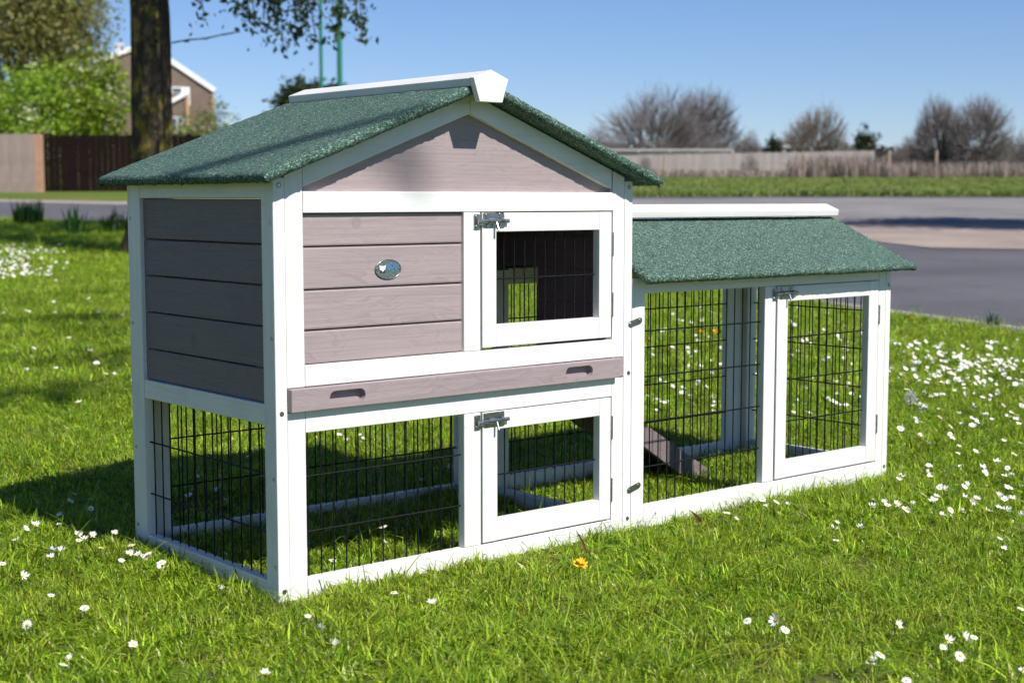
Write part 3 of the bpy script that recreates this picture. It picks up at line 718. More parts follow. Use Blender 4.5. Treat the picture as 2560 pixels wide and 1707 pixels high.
plant(crop([(130, 460), (400, 540), (480, 545), (390, 595), (175, 740), (395, 890), (655, 990), (210, 1115), (1030, 1270), (545, 1370), (490, 1420), (2050, 1495), (15, 645), (1700, 840), (1740, 560)], 0, 1200, .3233) + [(770, 1540), (800, 1570), (830, 1610), (985, 1480), (1080, 1507)], 'white daisy scattered on the sunny lower left lawn', 'daisies on the lower left lawn')
plant(crop([(1215, 455), (1230, 490), (1350, 445), (1395, 480), (1490, 470), (1470, 440), (1955, 510), (1930, 640), (2010, 630), (1835, 715), (860, 530), (810, 570), (880, 690), (505, 690), (640, 680), (610, 775), (670, 830), (455, 800), (1610, 990), (1620, 1080), (1310, 1190)], 280, 900, .421), 'white daisy seen through the lower wire mesh of the hutch', 'daisies behind the lower mesh')
def region(n, x0, x1, y0, y1, seed, pw=1.0):
    r_ = np.random.default_rng(seed); return [(r_.uniform(x0, x1), y0+(y1-y0)*r_.random()**pw) for _ in range(n)]
def clusters(n, k, x0, x1, y0, y1, seed, sx=26, sy=10):
    r_ = np.random.default_rng(seed); out = []
    for _ in range(n):
        cx, cy = r_.uniform(x0, x1), r_.uniform(y0, y1)
        out += [(cx+r_.normal(0, sx), cy+r_.normal(0, sy)) for _ in range(r_.integers(2, k))]
    return out
plant(clusters(22, 6, 2250, 2560, 862, 960, 3) + region(18, 2235, 2560, 950, 1120, 4), 'white daisy in the thick drift between the run and the road', 'daisies in the drift by the road', 1.15)
plant(region(16, 2240, 2560, 1120, 1290, 9), 'white daisy on the lawn beyond the far end of the run', 'daisies beyond the run end', 1.1)
plant(clusters(12, 4, 1630, 2150, 810, 1010, 13, 30, 16), 'white daisy seen through the wire mesh of the run', 'daisies behind the run mesh', 1.1)
plant(region(22, 5, 310, 700, 1010, 21, .8), 'white daisy on the lawn beside the left wall of the hutch', 'daisies left of the hutch wall', 1.2)
# the white carpet of daisies by the tree and the far strip along the road: too many to count
def daisy_mass(name, pxs, label, sc):
    Vs, Fs, o_ = [], [], 0; rv = np.random.default_rng(77)
    for px, py in pxs:
        p = gpx(px, py, HD+rv.uniform(-.008, .006)); sz = sc*rv.uniform(.6, 1.1); Vp, Fp = petals(9, .001, .0100*sz, .0055*sz, rv.uniform(.0, .007), rv)
        Vd, Fd_ = dome(.0033*sz, .0026*sz, 2, 6); Fp = np.concatenate([Fp, Fd_+len(Vp)]); Vp = np.concatenate([Vp, Vd])
        M3 = np.array(Vector((rv.normal(0, .3), rv.normal(0, .3)-.4, 1)).normalized().to_track_quat('Z', 'Y').to_matrix())
        Vs.append(Vp@M3.T+p); Fs.append(Fp+o_); o_ += len(Vp)
    me = np_mesh(name, np.concatenate(Vs), np.concatenate(Fs), [PETAL, DISC]); me.polygons.foreach_set('material_index', np.tile(np.repeat([0, 1], [18, 12]), len(pxs)).astype(np.int32))
    o = ob(name, me); o['kind'] = 'stuff'; o['label'] = label; o['category'] = 'daisies'
daisy_mass('daisy_carpet', region(150, -60, 75, 608, 690, 31)+region(110, -60, 170, 612, 690, 32)+clusters(16, 7, -40, 165, 615, 690, 33, 20, 6), 'white carpet of daisies on the lawn near the tree', 1.15)
daisy_mass('daisy_drift', clusters(30, 8, 2250, 2700, 855, 960, 34, 30, 11)+region(70, 2240, 2760, 850, 1000, 35)+region(150, 1620, 2170, 765, 1030, 36)+region(60, 2230, 2560, 980, 1280, 37)+region(50, 330, 1570, 900, 1000, 38), 'dense white drift of daisies on the lawn towards the road', 1.0)

YEL = simple('dandelion_yellow', (.75, .42, .01), .7); FLUFF = leafy('dandelion_fluff', (.5, .48, .44), (.7, .68, .62), .3)
rv = np.random.default_rng(8); Vp1, Fp1 = petals(26, .001, .016, .004, .004, rv); Vp2, Fp2 = petals(18, .001, .010, .0035, .008, rv)
DAND = np_mesh('dandelion_head', np.concatenate([Vp1, Vp2+[0, 0, .002]]), np.concatenate([Fp1, Fp2+len(Vp1)]), YEL)
for px, py, lb in ((1622, 852, 'yellow dandelion behind the run beside the hutch post'), (1755, 831, 'yellow dandelion behind the middle of the run mesh'), (1790, 828, 'yellow dandelion just right of another behind the run mesh'),
                   (2277, 799, 'yellow dandelion at the road edge past the run roof'), (1450, 1411, 'orange-yellow dandelion on the front lawn below the hutch door')):
    p = gpx(px, py, .05); e = tag(empty('dandelion', tuple(p)), lb, 'dandelion', 'yellow dandelions in the lawn')
    ob('stem', STEMS[1], e); f = ob('flower_head', DAND, e); f.rotation_euler = head_rot(); f.scale = (.9,)*3
p = gpx(2277, 994, .09); e = tag(empty('dandelion_clock', tuple(p)), 'fluffy white dandelion seed head beyond the run', 'dandelion')
s = ob('stem', STEMS[2], e); s.scale = (1.6, 1.6, 1.8)
dv = rv.normal(size=(160, 3)); dv /= np.linalg.norm(dv, axis=1, keepdims=True); Vt, Ft = tubes(dv*.002, dv*.019, [.0002]*160, [.0002]*160, 3); Vl, Fl = leaves(dv*.018, .006, rv, .5)
ob('seed_head', np_mesh('seed_head', np.concatenate([Vt, Vl]), np.concatenate([Ft, Fl+len(Vt)]), FLUFF, np.full(len(Vt)+len(Vl), .6)), e)
# dry dock leaves in the lawn
DRY = leafy('dry_leaf', (.12, .045, .02), (.22, .10, .045), .3)
for px, py, h, lb in ((1466, 1405, .062, 'thin reddish dry leaf blade standing in front of the lower door'), (1752, 1318, .035, 'broad brown dry leaf standing in the lawn before the run')):
    p = gpx(px, py); w = .006 if h > .05 else .012; V, F = [], []
    for i, t in enumerate(np.linspace(0, 1, 7)):
        c = np.array(p)+RT*(-.02*t*t)+np.array([0, 0, h*t]); ww = w*math.sin(math.pi*(.15+.8*t))
        V += [c-RT*ww/2, c+FH*.0015, c+RT*ww/2]
        if i: k = 3*i; F += [[k-3, k-2, k+1, k], [k-2, k-1, k+2, k+1]]
    tag(ob('dry_leaf', np_mesh('dry_leaf', V, F, DRY, np.full(len(V), .5))), lb, 'leaf')

# ------------------------------------------------------------------ trees
def grow(rng, p, d, L, r, lev, par, segs, tips):
    """recursive limb: par = list of dicts per level"""
    q = par[lev]; n = q.get('n', 4); p = np.array(p, float); d = np.array(d, float); step = L/n; r1 = r*q.get('taper', .55)
    pts = [p.copy()]
    for i in range(n):
        d = d+rng.normal(0, q.get('wig', .12), 3)+np.array([0, 0, q.get('up', .05)]); d /= np.linalg.norm(d)
        a = r+(r1-r)*i/n; b = r+(r1-r)*(i+1)/n; np_ = p+d*step
        segs.append((p, np_, a, b)); p = np_; pts.append(p.copy())
        if lev+1 < len(par) and i >= q.get('first', 1):
            for _ in range(q.get('kids', 2)):
                ax = rng.normal(size=3); ax -= ax@d*d; ax /= np.linalg.norm(ax)+1e-9
                an = q.get('spread', .8)*rng.uniform(.6, 1.3); cd_ = d*math.cos(an)+ax*math.sin(an)
                grow(rng, p, cd_, L*q.get('ratio', .6)*rng.uniform(.7, 1.2), b*q.get('rr', .6), lev+1, par, segs, tips)
    if lev+1 >= len(par): tips += pts[1:]
    elif q.get('tipgrow', True):
        grow(rng, p, d, L*q.get('ratio', .6), r1*.9, lev+1, par, segs, tips)
def tube_parts(segs, kmin=3):
    P0 = np.array([s[0] for s in segs]); P1 = np.array([s[1] for s in segs]); R0 = np.array([s[2] for s in segs]); R1 = np.array([s[3] for s in segs])
    return P0, P1, R0, R1
def tube_obj(name, segs, mat, parent, k=4):
    V, F = tubes(*tube_parts(segs), k); return ob(name, np_mesh(name, V, F, mat, smooth=True), parent)
BARK_GREY = simple('grey_brown_bark', (.12, .098, .086), .9, noise=(8, (.20, .165, .15), .01))
TWIG = simple('winter_twigs', (.175, .148, .142), .9)
TWIG2 = simple('budding_twigs', (.185, .150, .120), .9)
def nearest(A, B):
    """index into B of the point nearest to each point of A"""
    out = np.zeros(len(A), int)
    for i in range(0, len(A), 400): out[i:i+400] = np.argmin(((A[i:i+400, None]-B[None])**2).sum(-1), 1)
    return out
def bare_tree(px, s, top, halfw, seed, label, twig=TWIG, stems=6, group='bare trees beyond the road', trunk=.18, dense=1.0):
    """leafless rounded tree: px column, distance, picture row of its top, half width in pixels; limbs fan into an ellipsoid crown"""
    rng = np.random.default_rng(seed); b = base(px, s); Ht = at(px, top, s)[2]-b[2]; W = halfw*s/FPX
    e = tag(empty('bare_tree', tuple(b)), label, 'tree', group); th = Ht*trunk; cz = th*.55; A = np.array([W, W, Ht-cz]); c0 = np.array([0, 0, cz])
    def inside(n, r0, r1):
        d = rng.normal(size=(n*3, 3)); d /= np.linalg.norm(d, axis=1, keepdims=True); d = d[d[:, 2] > -.08][:n]
        bump = 1+.13*np.sin(d[:, 0]*5+seed)*np.sin(d[:, 2]*6+seed*2)+rng.normal(0, .05, len(d))
        return c0+d*A*(rng.uniform(r0**2, r1**2, len(d))**.5*bump)[:, None]
    P0, P1, R0, R1, nodes = [np.array([0, 0, -.2])], [np.array([0, 0, th])], [Ht*.034], [Ht*.028], [np.array([0, 0, th])]
    def curve(a, q, r0, r1, n=3, sag=.12):
        m_ = a*.5+q*.5+np.array([0, 0, 1])*np.linalg.norm(q-a)*sag+rng.normal(0, .04, 3)*np.linalg.norm(q-a); prev = a
        for i in range(1, n+1):
            t = i/n; w = (1-t)**2*a+2*t*(1-t)*m_+t*t*q; P0.append(prev); P1.append(w); R0.append(r0+(r1-r0)*(i-1)/n); R1.append(r0+(r1-r0)*t); nodes.append(w); prev = w
    for i in range(stems+3):
        a = 2*math.pi*(i+rng.uniform(-.3, .3))/(stems+3); ti = rng.uniform(.15, 1.25); d = np.array([math.cos(a)*math.sin(ti), math.sin(a)*math.sin(ti), math.cos(ti)])
        curve(np.array([0, 0, th*rng.uniform(.5, 1)]), c0+d*A*.62, Ht*.016, Ht*.006, 5, -.10)
    for lo, hi_, n, r in ((.30, .72, int(190*dense), .0055), (.50, .90, int(1000*dense), .0030), (.60, 1.0, int(3600*dense), .0018)):
        T = inside(n, lo, hi_); N = np.array(nodes); k = nearest(T*.82+c0*.18, N)
        for q, a in zip(T, N[k]): curve(a, q, Ht*r*1.2, Ht*r*.7, 2, .05)
    P0, P1, R0, R1 = map(np.array, (P0, P1, R0, R1))
    big = R0 > Ht*.0055; V, F = tubes(P0[big], P1[big], R0[big], R1[big], 5); ob('trunk', np_mesh('trunk', V, F, BARK_GREY, smooth=True), e)
    V, F = tubes(P0[~big], P1[~big], R0[~big], R1[~big], 3); ob('crown', np_mesh('crown', V, F, twig), e)
    return e
bare_tree(1630, 92, 218, 165, 1, 'wide leafless grey tree on the left of the bare pair beyond the road', stems=6)
bare_tree(1750, 95, 204, 132, 2, 'leafless tree with fanned dark limbs right of the wide grey one', stems=6)
bare_tree(2035, 84, 258, 100, 3, 'small rounded bare brown tree in front of the pale fence', TWIG2, stems=7, trunk=.22)
bare_tree(2345, 88, 232, 84, 4, 'bare round tree forming the left half of the pair by the verge', stems=6)
bare_tree(2445, 86, 232, 98, 5, 'bare round tree forming the right half of the pair by the verge', stems=6)
bare_tree(1878, 84, 325, 42, 6, 'small bare bush beside the dark evergreen shrub', stems=6, trunk=.12, dense=.45)
bare_tree(1480, 96, 318, 70, 7, 'low bare thicket showing behind the hutch roof edge', stems=7, trunk=.1, dense=.6)
for px_, tp_, hw_, lb_ in ((1425, 335, 55, 'low brown thicket directly right of the gable roof edge'), (1545, 342, 60, 'low brown thicket under the wide grey bare tree'), (1660, 346, 60, 'low brown thicket between the two bare trees of the pair'), (1790, 340, 55, 'low brown thicket at the right foot of the fanned bare tree'), (2110, 352, 36, 'low brown thicket right of the small round bare tree'), (2240, 356, 40, 'low brown thicket left of the paired round trees')):
    bare_tree(px_, 80, tp_, hw_, int(px_), lb_, stems=6, trunk=.08, dense=.55, group='low thickets behind the pale fence')
for px_, tp_, hw_, lb_ in ((1612, 383, 22, 'small bare bush growing against the left end of the pale fence'), (1872, 378, 32, 'bare bush growing against the middle of the pale fence')):
    bare_tree(px_, 70.8, tp_, hw_, int(px_), lb_, stems=5, trunk=.1, dense=.3, group='bushes in front of the pale fence')
bare_tree(2275, 100, 330, 40, 8, 'low brown bare bush left of the paired trees', TWIG2, stems=6, trunk=.1, dense=.5)
bare_tree(2550, 90, 322, 60, 9, 'low bare bush at the right edge of the picture', stems=6, trunk=.1, dense=.5)

def leaf_tree(name, label, cat, loc, blobs, n, size, mat, seed, trunk_h=None, trunk_r=.1, bark=BARK_GREY, group=None, clump=.16, droop=0., limbs=True, tipbias=.6, crownname='crown', bloom=0.0):
    """tree or shrub: blobs = [(dx, dy, dz, rx, ry, rz)], leaves gathered in clumps spread through the blobs"""
    rng = np.random.default_rng(seed); e = tag(empty(name, tuple(loc)), label, cat, group)
    vol = np.array([b[3]*b[4]*b[5] for b in blobs])**.67; pk = rng.choice(len(blobs), max(20, n//26), p=vol/vol.sum()); B = np.array(blobs)[pk]
    d = rng.normal(size=(len(B), 3)); d /= np.linalg.norm(d, axis=1, keepdims=True); rr = rng.random(len(B))**(1/3)*tipbias+rng.random(len(B))*(1-tipbias)
    C = B[:, :3]+d*B[:, 3:]*rr[:, None]*rng.uniform(.8, 1.12, (len(B), 1)); C[:, 2] = np.maximum(C[:, 2], .02)
    k = rng.integers(0, len(C), n); P = C[k]+rng.normal(0, clump, (n, 3))*(.5+rng.random((n, 1)))*np.mean(B[:, 3])
    V, F = leaves(P, size, rng, .6, droop); tone = rng.uniform(.0, .45, len(C))[k]+rng.uniform(0, .55, n)
    tone = np.where((rng.random(len(C)) < bloom)[k] & (rng.random(n) < .55), .95, np.minimum(tone, .8) if bloom else tone)
    ob(crownname, np_mesh(crownname, V, F, mat, np.repeat(tone, 4)), e)
    if trunk_h is not None or limbs:
        segs = []; th = trunk_h or .2
        segs.append((np.array([0, 0, -.2]), np.array([0, 0, th]), trunk_r*1.15, trunk_r*.9))
        for c in C[rng.choice(len(C), min(60, len(C)), replace=False)]:
            m_ = np.array([c[0]*.35, c[1]*.35, th+(c[2]-th)*.45])+rng.normal(0, .05, 3)
            segs += [(np.array([0, 0, th*rng.uniform(.5, 1)]), m_, trunk_r*.30, trunk_r*.18), (m_, c, trunk_r*.18, trunk_r*.05)]
        tube_obj('trunk', segs, bark, e, 5)
    return e
HEDGE_G = leafy('bright_spring_leaf', (.080, .165, .010), (.34, .50, .040), .4, .5, (.72, .68, .46))
OLIVE = leafy('olive_spring_leaf', (.150, .155, .040), (.40, .39, .12), .38)
DARKG = leafy('evergreen_leaf', (.012, .028, .008), (.045, .065, .018), .2)
MIDG = leafy('loose_spring_leaf', (.060, .090, .015), (.22, .24, .06), .35, .5, (.45, .42, .28))
WEEP = leafy('tree_leaf', (.020, .045, .012), (.060, .105, .030), .3)

# flowering bushes and a large olive tree behind the dark fence
def mpp(s): return s/FPX
for px, s, top, hw, sd, lb in ((80, 41, 150, 150, 1, 'bright green bush with cream blossom behind the plain beige fence panel'), (228, 42, 116, 128, 2, 'tall bright green bush with cream blossom behind the dark fence'), (-120, 42, 190, 150, 3, 'bright green flowering bush at the left picture edge')):
    b = base(px, s); hgt = at(px, top, s)[2]-b[2]; w = hw*mpp(s)
    leaf_tree('flowering_bush', lb, 'bush', b, [(0, 0, hgt*.55, w, w*.8, hgt*.45), (w*.3, 0, hgt*.7, w*.6, w*.6, hgt*.32), (-w*.4, 0, hgt*.45, w*.7, w*.6, hgt*.4)], 12000, .12, HEDGE_G, sd, .5, .07, group='flowering bushes behind the fence', clump=.10, bloom=.22)
b = base(60, 50); ht = 10.5
leaf_tree('olive_tree', 'large olive-brown tree in new leaf rising above the flowering bushes', 'tree', b, [(0, 0, 6.4, 3.0, 2.5, 3.8), (-2.4, 0, 5.6, 2.2, 2.2, 3.6), (1.6, 0, 5.6, 1.9, 1.6, 3.2), (-4.5, 0, 6, 2.4, 2.2, 4)], 60000, .15, OLIVE, 14, 2.2, .22, clump=.15)
b = base(545, 62); hgt = at(545, 235, 62)[2]-b[2]
leaf_tree('garden_shrub', 'loose yellow-green shrub growing beside the brick house', 'shrub', b, [(0, 0, hgt*.5, 1.0, .9, hgt*.5), (-1.0, 0, hgt*.42, 1.0, .8, hgt*.42), (-2.0, 0, hgt*.36, .8, .8, hgt*.36)], 4200, .13, MIDG, 15, .4, .06, clump=.15)
b = base(775, 70); hgt = at(775, 172, 70)[2]-b[2]
leaf_tree('evergreen_tree', 'dark evergreen tree behind the two green poles', 'tree', b, [(0, 0, hgt*.6, 1.7, 1.5, hgt*.38), (-1.1, 0, hgt*.5, 1.0, 1.0, hgt*.4), (1.2, 0, hgt*.55, .9, .9, hgt*.38)], 12000, .22, DARKG, 16, .8, .12, clump=.12)
b = base(1930, 86); hgt = at(1930, 338, 86)[2]-b[2]
leaf_tree('evergreen_shrub', 'dark green rounded shrub between the bare bush and the white shed', 'shrub', b, [(0, 0, hgt*.55, .62, .6, hgt*.45)], 1600, .14, DARKG, 17, .3, .06)
b = base(2165, 170); hgt = at(2165, 318, 170)[2]-b[2]
leaf_tree('distant_tree', 'round dark tree standing alone on the far horizon', 'tree', b, [(0, 0, hgt*.6, 1.6, 1.6, hgt*.42), (-.8, 0, hgt*.5, 1.2, 1.2, hgt*.4)], 2500, .35, DARKG, 18, 1.2, .2)
# far hedge line: reads as one mass
rng = np.random.default_rng(60); hp = []
for px in np.arange(1380, 2700, 6):
    s_ = rng.uniform(105, 135); q = base(px, s_); hgt = max(.5, (at(px, 378+rng.normal(0, 9), s_)[2]-q[2])); n_ = 34
    hp.append(q+np.stack([rng.normal(0, .5, n_), rng.normal(0, .5, n_), rng.random(n_)*hgt], 1))
hp = np.concatenate(hp); V, F = leaves(hp, .55, rng, .6)
hedge = ob('hedgerow', np_mesh('hedgerow', V, F, leafy('hedge_scrub', (.045, .042, .030), (.085, .080, .050), .2), np.repeat(rng.random(len(hp)), 4))); hedge['kind'] = 'stuff'; hedge['label'] = 'low brown and dark green scrub along the horizon'; hedge['category'] = 'hedge'
# reeds in front of the pale fence
rng = np.random.default_rng(61); rp = []
for px in np.arange(1590, 2640, 2.0):
    s_ = rng.uniform(68, 71.5); w_ = .25 if px < 1980 else (1.0 if px < 2230 else .55)
    if rng.random() < .35+.65*w_: rp.append((base(px+rng.normal(0, 3), s_), (.38 if px < 1980 else 1.0)*(1 if px < 2200 else .7)))
Vs, Fs, Ts, o_ = [], [], [], 0
for q, hh in rp:
    V, F, T = blades(16, rng, .35, .45*hh, 1.25*hh, .045, .35); Vs.append(V+q); Fs.append(F+o_); Ts.append(T*.0+rng.random()); o_ += len(V)
reeds = ob('reeds', np_mesh('reeds', np.concatenate(Vs), np.concatenate(Fs), leafy('dry_reed', (.36, .285, .235), (.55, .46, .39), .3), np.concatenate(Ts))); reeds['kind'] = 'stuff'; reeds['label'] = 'pale dry reeds along the far side of the verge'; reeds['category'] = 'reeds'

# rough grass along the far edge of the road and over the verge
rng = np.random.default_rng(62); Vs, Fs, Ts, o_ = [], [], [], 0
fe = np.array(far_edge[3:])
for i in range(5200):
    if i < 2200:
        q = rng.uniform(0, len(fe)-1.001); k_ = int(q); a_ = fe[k_]+(fe[k_+1]-fe[k_])*(q-k_); u_, s_ = a_[0], a_[1]+abs(rng.normal(0, .7))-.35
    else:
        s_ = rng.uniform(33, 68); u_ = rng.uniform(-.05, .40)*s_
    V, F, T = blades(5, rng, .22, .04, .18 if i < 2200 else .09, .03, .9); Vs.append(V+ground(u_, s_)); Fs.append(F+o_); Ts.append(T); o_ += len(V)
vg = ob('verge_grass', np_mesh('verge_grass', np.concatenate(Vs), np.concatenate(Fs), leafy('verge_blade', (.060, .095, .014), (.195, .235, .048), .3, .6, (.28, .25, .11)), np.concatenate(Ts))); vg['kind'] = 'stuff'; vg['label'] = 'rough grass of the verge on the far side of the road'; vg['category'] = 'grass'

# the tree on the lawn, left
def bark_mat():
    t = NT('mossy_bark'); co = t.add('ShaderNodeTexCoord').outputs['Object']
    st = t.add('ShaderNodeVectorMath', {0: co, 1: (1, 1, .28)}, operation='MULTIPLY').outputs[0]
    n1 = t.add('ShaderNodeTexNoise', {'Vector': st, 'Scale': 22.0, 'Detail': 8.0, 'Roughness': .7}).outputs[0]
    n2 = t.add('ShaderNodeTexNoise', {'Vector': co, 'Scale': 5.5, 'Detail': 6.0, 'Roughness': .75}).outputs[0]
    vo = t.add('ShaderNodeTexVoronoi', {'Vector': st, 'Scale': 16.0}, feature='DISTANCE_TO_EDGE').outputs[0]
    c = t.ramp(n1, [(.3, (.020, .016, .012)), (.6, (.075, .060, .045)), (.8, (.13, .11, .085))])
    c = t.mix(t.ramp(n2, [(.5, (0, 0, 0)), (.6, (.85, .85, .85))]), c, (.24, .18, .035))
    h = t.math('ADD', n1, t.math('MULTIPLY', vo, 1.5))
    return t.set(c, .95, normal=t.bump(h, 1.0, .03), spec=.1)
MOSS = bark_mat()
TS = 12.3; tb = base(377, TS); tree = tag(empty('lawn_tree', tuple(tb)), 'tree with dark lichen-spotted trunk and drooping leafy twigs left of the hutch', 'tree')
tv, tf = [], []; kk = 28; rows = 40; rng = np.random.default_rng(3); ph = rng.uniform(0, 6.28, 6)
for i in range(rows):
    z = -.15+4.6*i/(rows-1); r0 = .178-.012*z+.10*math.exp(-max(z, 0)*5); cx = .03*math.sin(z*1.1)
    for j in range(kk):
        a = 2*math.pi*j/kk; r_ = r0*(1+.05*math.sin(3*a+ph[0]+z*.7)+.035*math.sin(7*a+ph[1]-z)+.03*math.sin(2*a+ph[2]+z*2.2)+rng.normal(0, .012))
        tv.append((cx+r_*math.cos(a), r_*math.sin(a), z))
for i in range(rows-1):
    for j in range(kk): tf.append([i*kk+j, i*kk+(j+1) % kk, (i+1)*kk+(j+1) % kk, (i+1)*kk+j])
ob('trunk', np_mesh('trunk', tv, tf, MOSS, smooth=True), tree)
rng = np.random.default_rng(23); segs, tips = [], []
par = [dict(n=5, kids=2, spread=.7, ratio=.5, rr=.5, up=.03, wig=.12, first=1), dict(n=4, kids=2, spread=.8, ratio=.55, rr=.5, up=.0, wig=.18, first=0), dict(n=4, kids=2, spread=.8, ratio=.6, rr=.5, up=-.08, wig=.2, first=0), dict(n=4, wig=.2, up=-.12, taper=.4)]
for i in range(8):
    a = 2*math.pi*i/8+rng.uniform(-.3, .3); ti = rng.uniform(.5, 1.1)
    grow(rng, np.array([0, 0, rng.uniform(3.2, 4.4)]), np.array([math.cos(a)*math.sin(ti), math.sin(a)*math.sin(ti), math.cos(ti)]), 2.6, .075, 0, par, segs, tips)
# drooping twigs that hang into the picture
hang = []; hang_tips = []
lb0 = np.array([0, 0, 3.4])
for px, py in [(560, 5), (600, 20), (640, 30), (660, 45), (690, 60), (705, 95), (712, 112), (740, 55), (760, 70), (775, 85), (792, 100), (725, 30), (680, 20), (800, 40), (845, 75), (862, 50), (890, 55), (905, 88), (850, 100), (510, 30), (770, 30), (830, 15), (610, 55), (630, 70), (665, 75)]:
    tip = at(px, py, TS+rng.uniform(-.5, .5))-tb; topp = np.array([tip[0]*.86, tip[1]*.86, 3.1+rng.uniform(0, .5)])
    hang.append((lb0, topp, tip))
for a_, b_, c_ in hang:
    m1 = a_*.5+b_*.5+[0, 0, .25]; segs += [(a_, m1, .03, .02), (m1, b_, .02, .010)]
    prev = b_
    for t in np.linspace(.15, 1, 8):
        q = b_+(c_-b_)*t+rng.normal(0, .02, 3); segs.append((prev, q, .006, .004)); prev = q
        if t > .3: hang_tips += [q+rng.normal(0, .05, 3) for _ in range(7)]
for _ in range(80):                                           # leafy sprays on the sunny side, well above the picture
    t_ = rng.uniform(3.2, 6.0); c_ = np.array([rng.normal(0, .30), 0, 0])+SUN*t_+np.array([0, 0, rng.uniform(.0, 2.4)])
    if rng.random() < .72: segs.append((np.array([0, 0, 4.2]), c_, .02, .006)); tips += [c_+rng.normal(0, .13, 3) for _ in range(70)]
prev = at(430, 108, TS)-tb
for px, py in ((470, 100), (510, 98), (555, 88), (600, 80)):
    q = at(px, py, TS)-tb; segs.append((prev, q, .008, .005)); prev = q; tips += [q+rng.normal(0, .03, 3)]
tube_obj('limbs', segs, MOSS, tree, 5)
tp = np.array(tips); reps = tp[rng.integers(0, len(tp), 14000)]+rng.normal(0, .07, (14000, 3)); own = np.array(hang_tips); reps = np.concatenate([reps, own, own+rng.normal(0, .03, own.shape)])
V, F = leaves(reps, .062, rng, .6, .5); ob('crown', np_mesh('crown', V, F, WEEP, np.repeat(rng.random(len(reps)), 4)), tree)
# two trees outside the picture: one throws its shade over the road, the other over the hutch roof
leaf_tree('roadside_tree', 'roadside tree whose shade falls across the gravel strip', 'tree', ground(8.6, 15.0), [(0, 0, 4.6, 1.9, 1.9, 1.5), (.8, 1.0, 4.2, 1.4, 1.4, 1.2)], 7000, .16, WEEP, 71, 3.0, .16)
org = np.array([-5.4, 1.4, 0.0]); sh = tag(empty('garden_tree', tuple(org)), 'garden tree whose limb throws a soft shadow across the main roof', 'tree')
A = np.array([-.10, .34, .71])+SUN*9.5; B_ = np.array([.33, -.12, .87])+SUN*9.5; C_ = A+(A-B_)*2.2; fork = np.array([.3, -.3, 4.4])
segs = [(np.array([0, 0, -.2]), np.array([0, 0, 2.6]), .17, .14), (np.array([0, 0, 2.6]), fork, .13, .10), (fork, C_-org, .09, .05), (C_-org, A-org, .05, .034), (A-org, B_-org, .034, .022), (fork, np.array([-.9, .6, 7.5]), .08, .03), (np.array([0, 0, 2.6]), np.array([-1.2, -.7, 5.6]), .09, .03)]
rng = np.random.default_rng(88); lp = []                        # leafy sprays that dapple the lawn left of the hutch
for px, py, w_ in ((60, 815, .30), (150, 805, .22), (240, 800, .2), (40, 905, .25), (130, 985, .22), (230, 985, .2), (60, 765, .3), (270, 900, .15), (180, 740, .25), (20, 1010, .2), (300, 830, .15)):
    c_ = gpx(px, py)+SUN*rng.uniform(7.2, 8.4)-org; segs.append((fork, c_, .03, .008))
    lp.append(c_+rng.normal(0, 1, (85, 3))*[w_, w_*.45, .12])
tube_obj('trunk', segs, BARK_GREY, sh, 8)
lp = np.concatenate(lp); V, F = leaves(lp, .075, rng, .6, .3); ob('crown', np_mesh('crown', V, F, WEEP, np.repeat(rng.random(len(lp)), 4)), sh)

# tufted plants by the tree
SPIKE = leafy('iris_leaf', (.018, .055, .008), (.055, .13, .015), .25)
def spiky(px, py, h, w, n, sd, lb, nm='leafy_clump', up=.35):
    p = gpx(px, py); r_ = np.random.default_rng(sd); V, F, T = blades(n, r_, w, h*.5, h, h*.055+.004, up)
    e = tag(ob(nm, np_mesh(nm, V, F, SPIKE, T*.9)), lb, 'plant'); e.location = p
spiky(72, 562, .36, .18, 130, 1, 'thick upright clump of green leaves at the road edge', up=.22)
spiky(190, 590, .40, .14, 34, 2, 'sparse spiky leaf clump between the green clump and the trunk')
spiky(292, 585, .34, .16, 60, 3, 'feathery dark green weed at the foot of the trunk', up=.7)
spiky(2478, 822, .11, .03, 14, 4, 'small grass tuft growing at the edge of the road', up=.35)

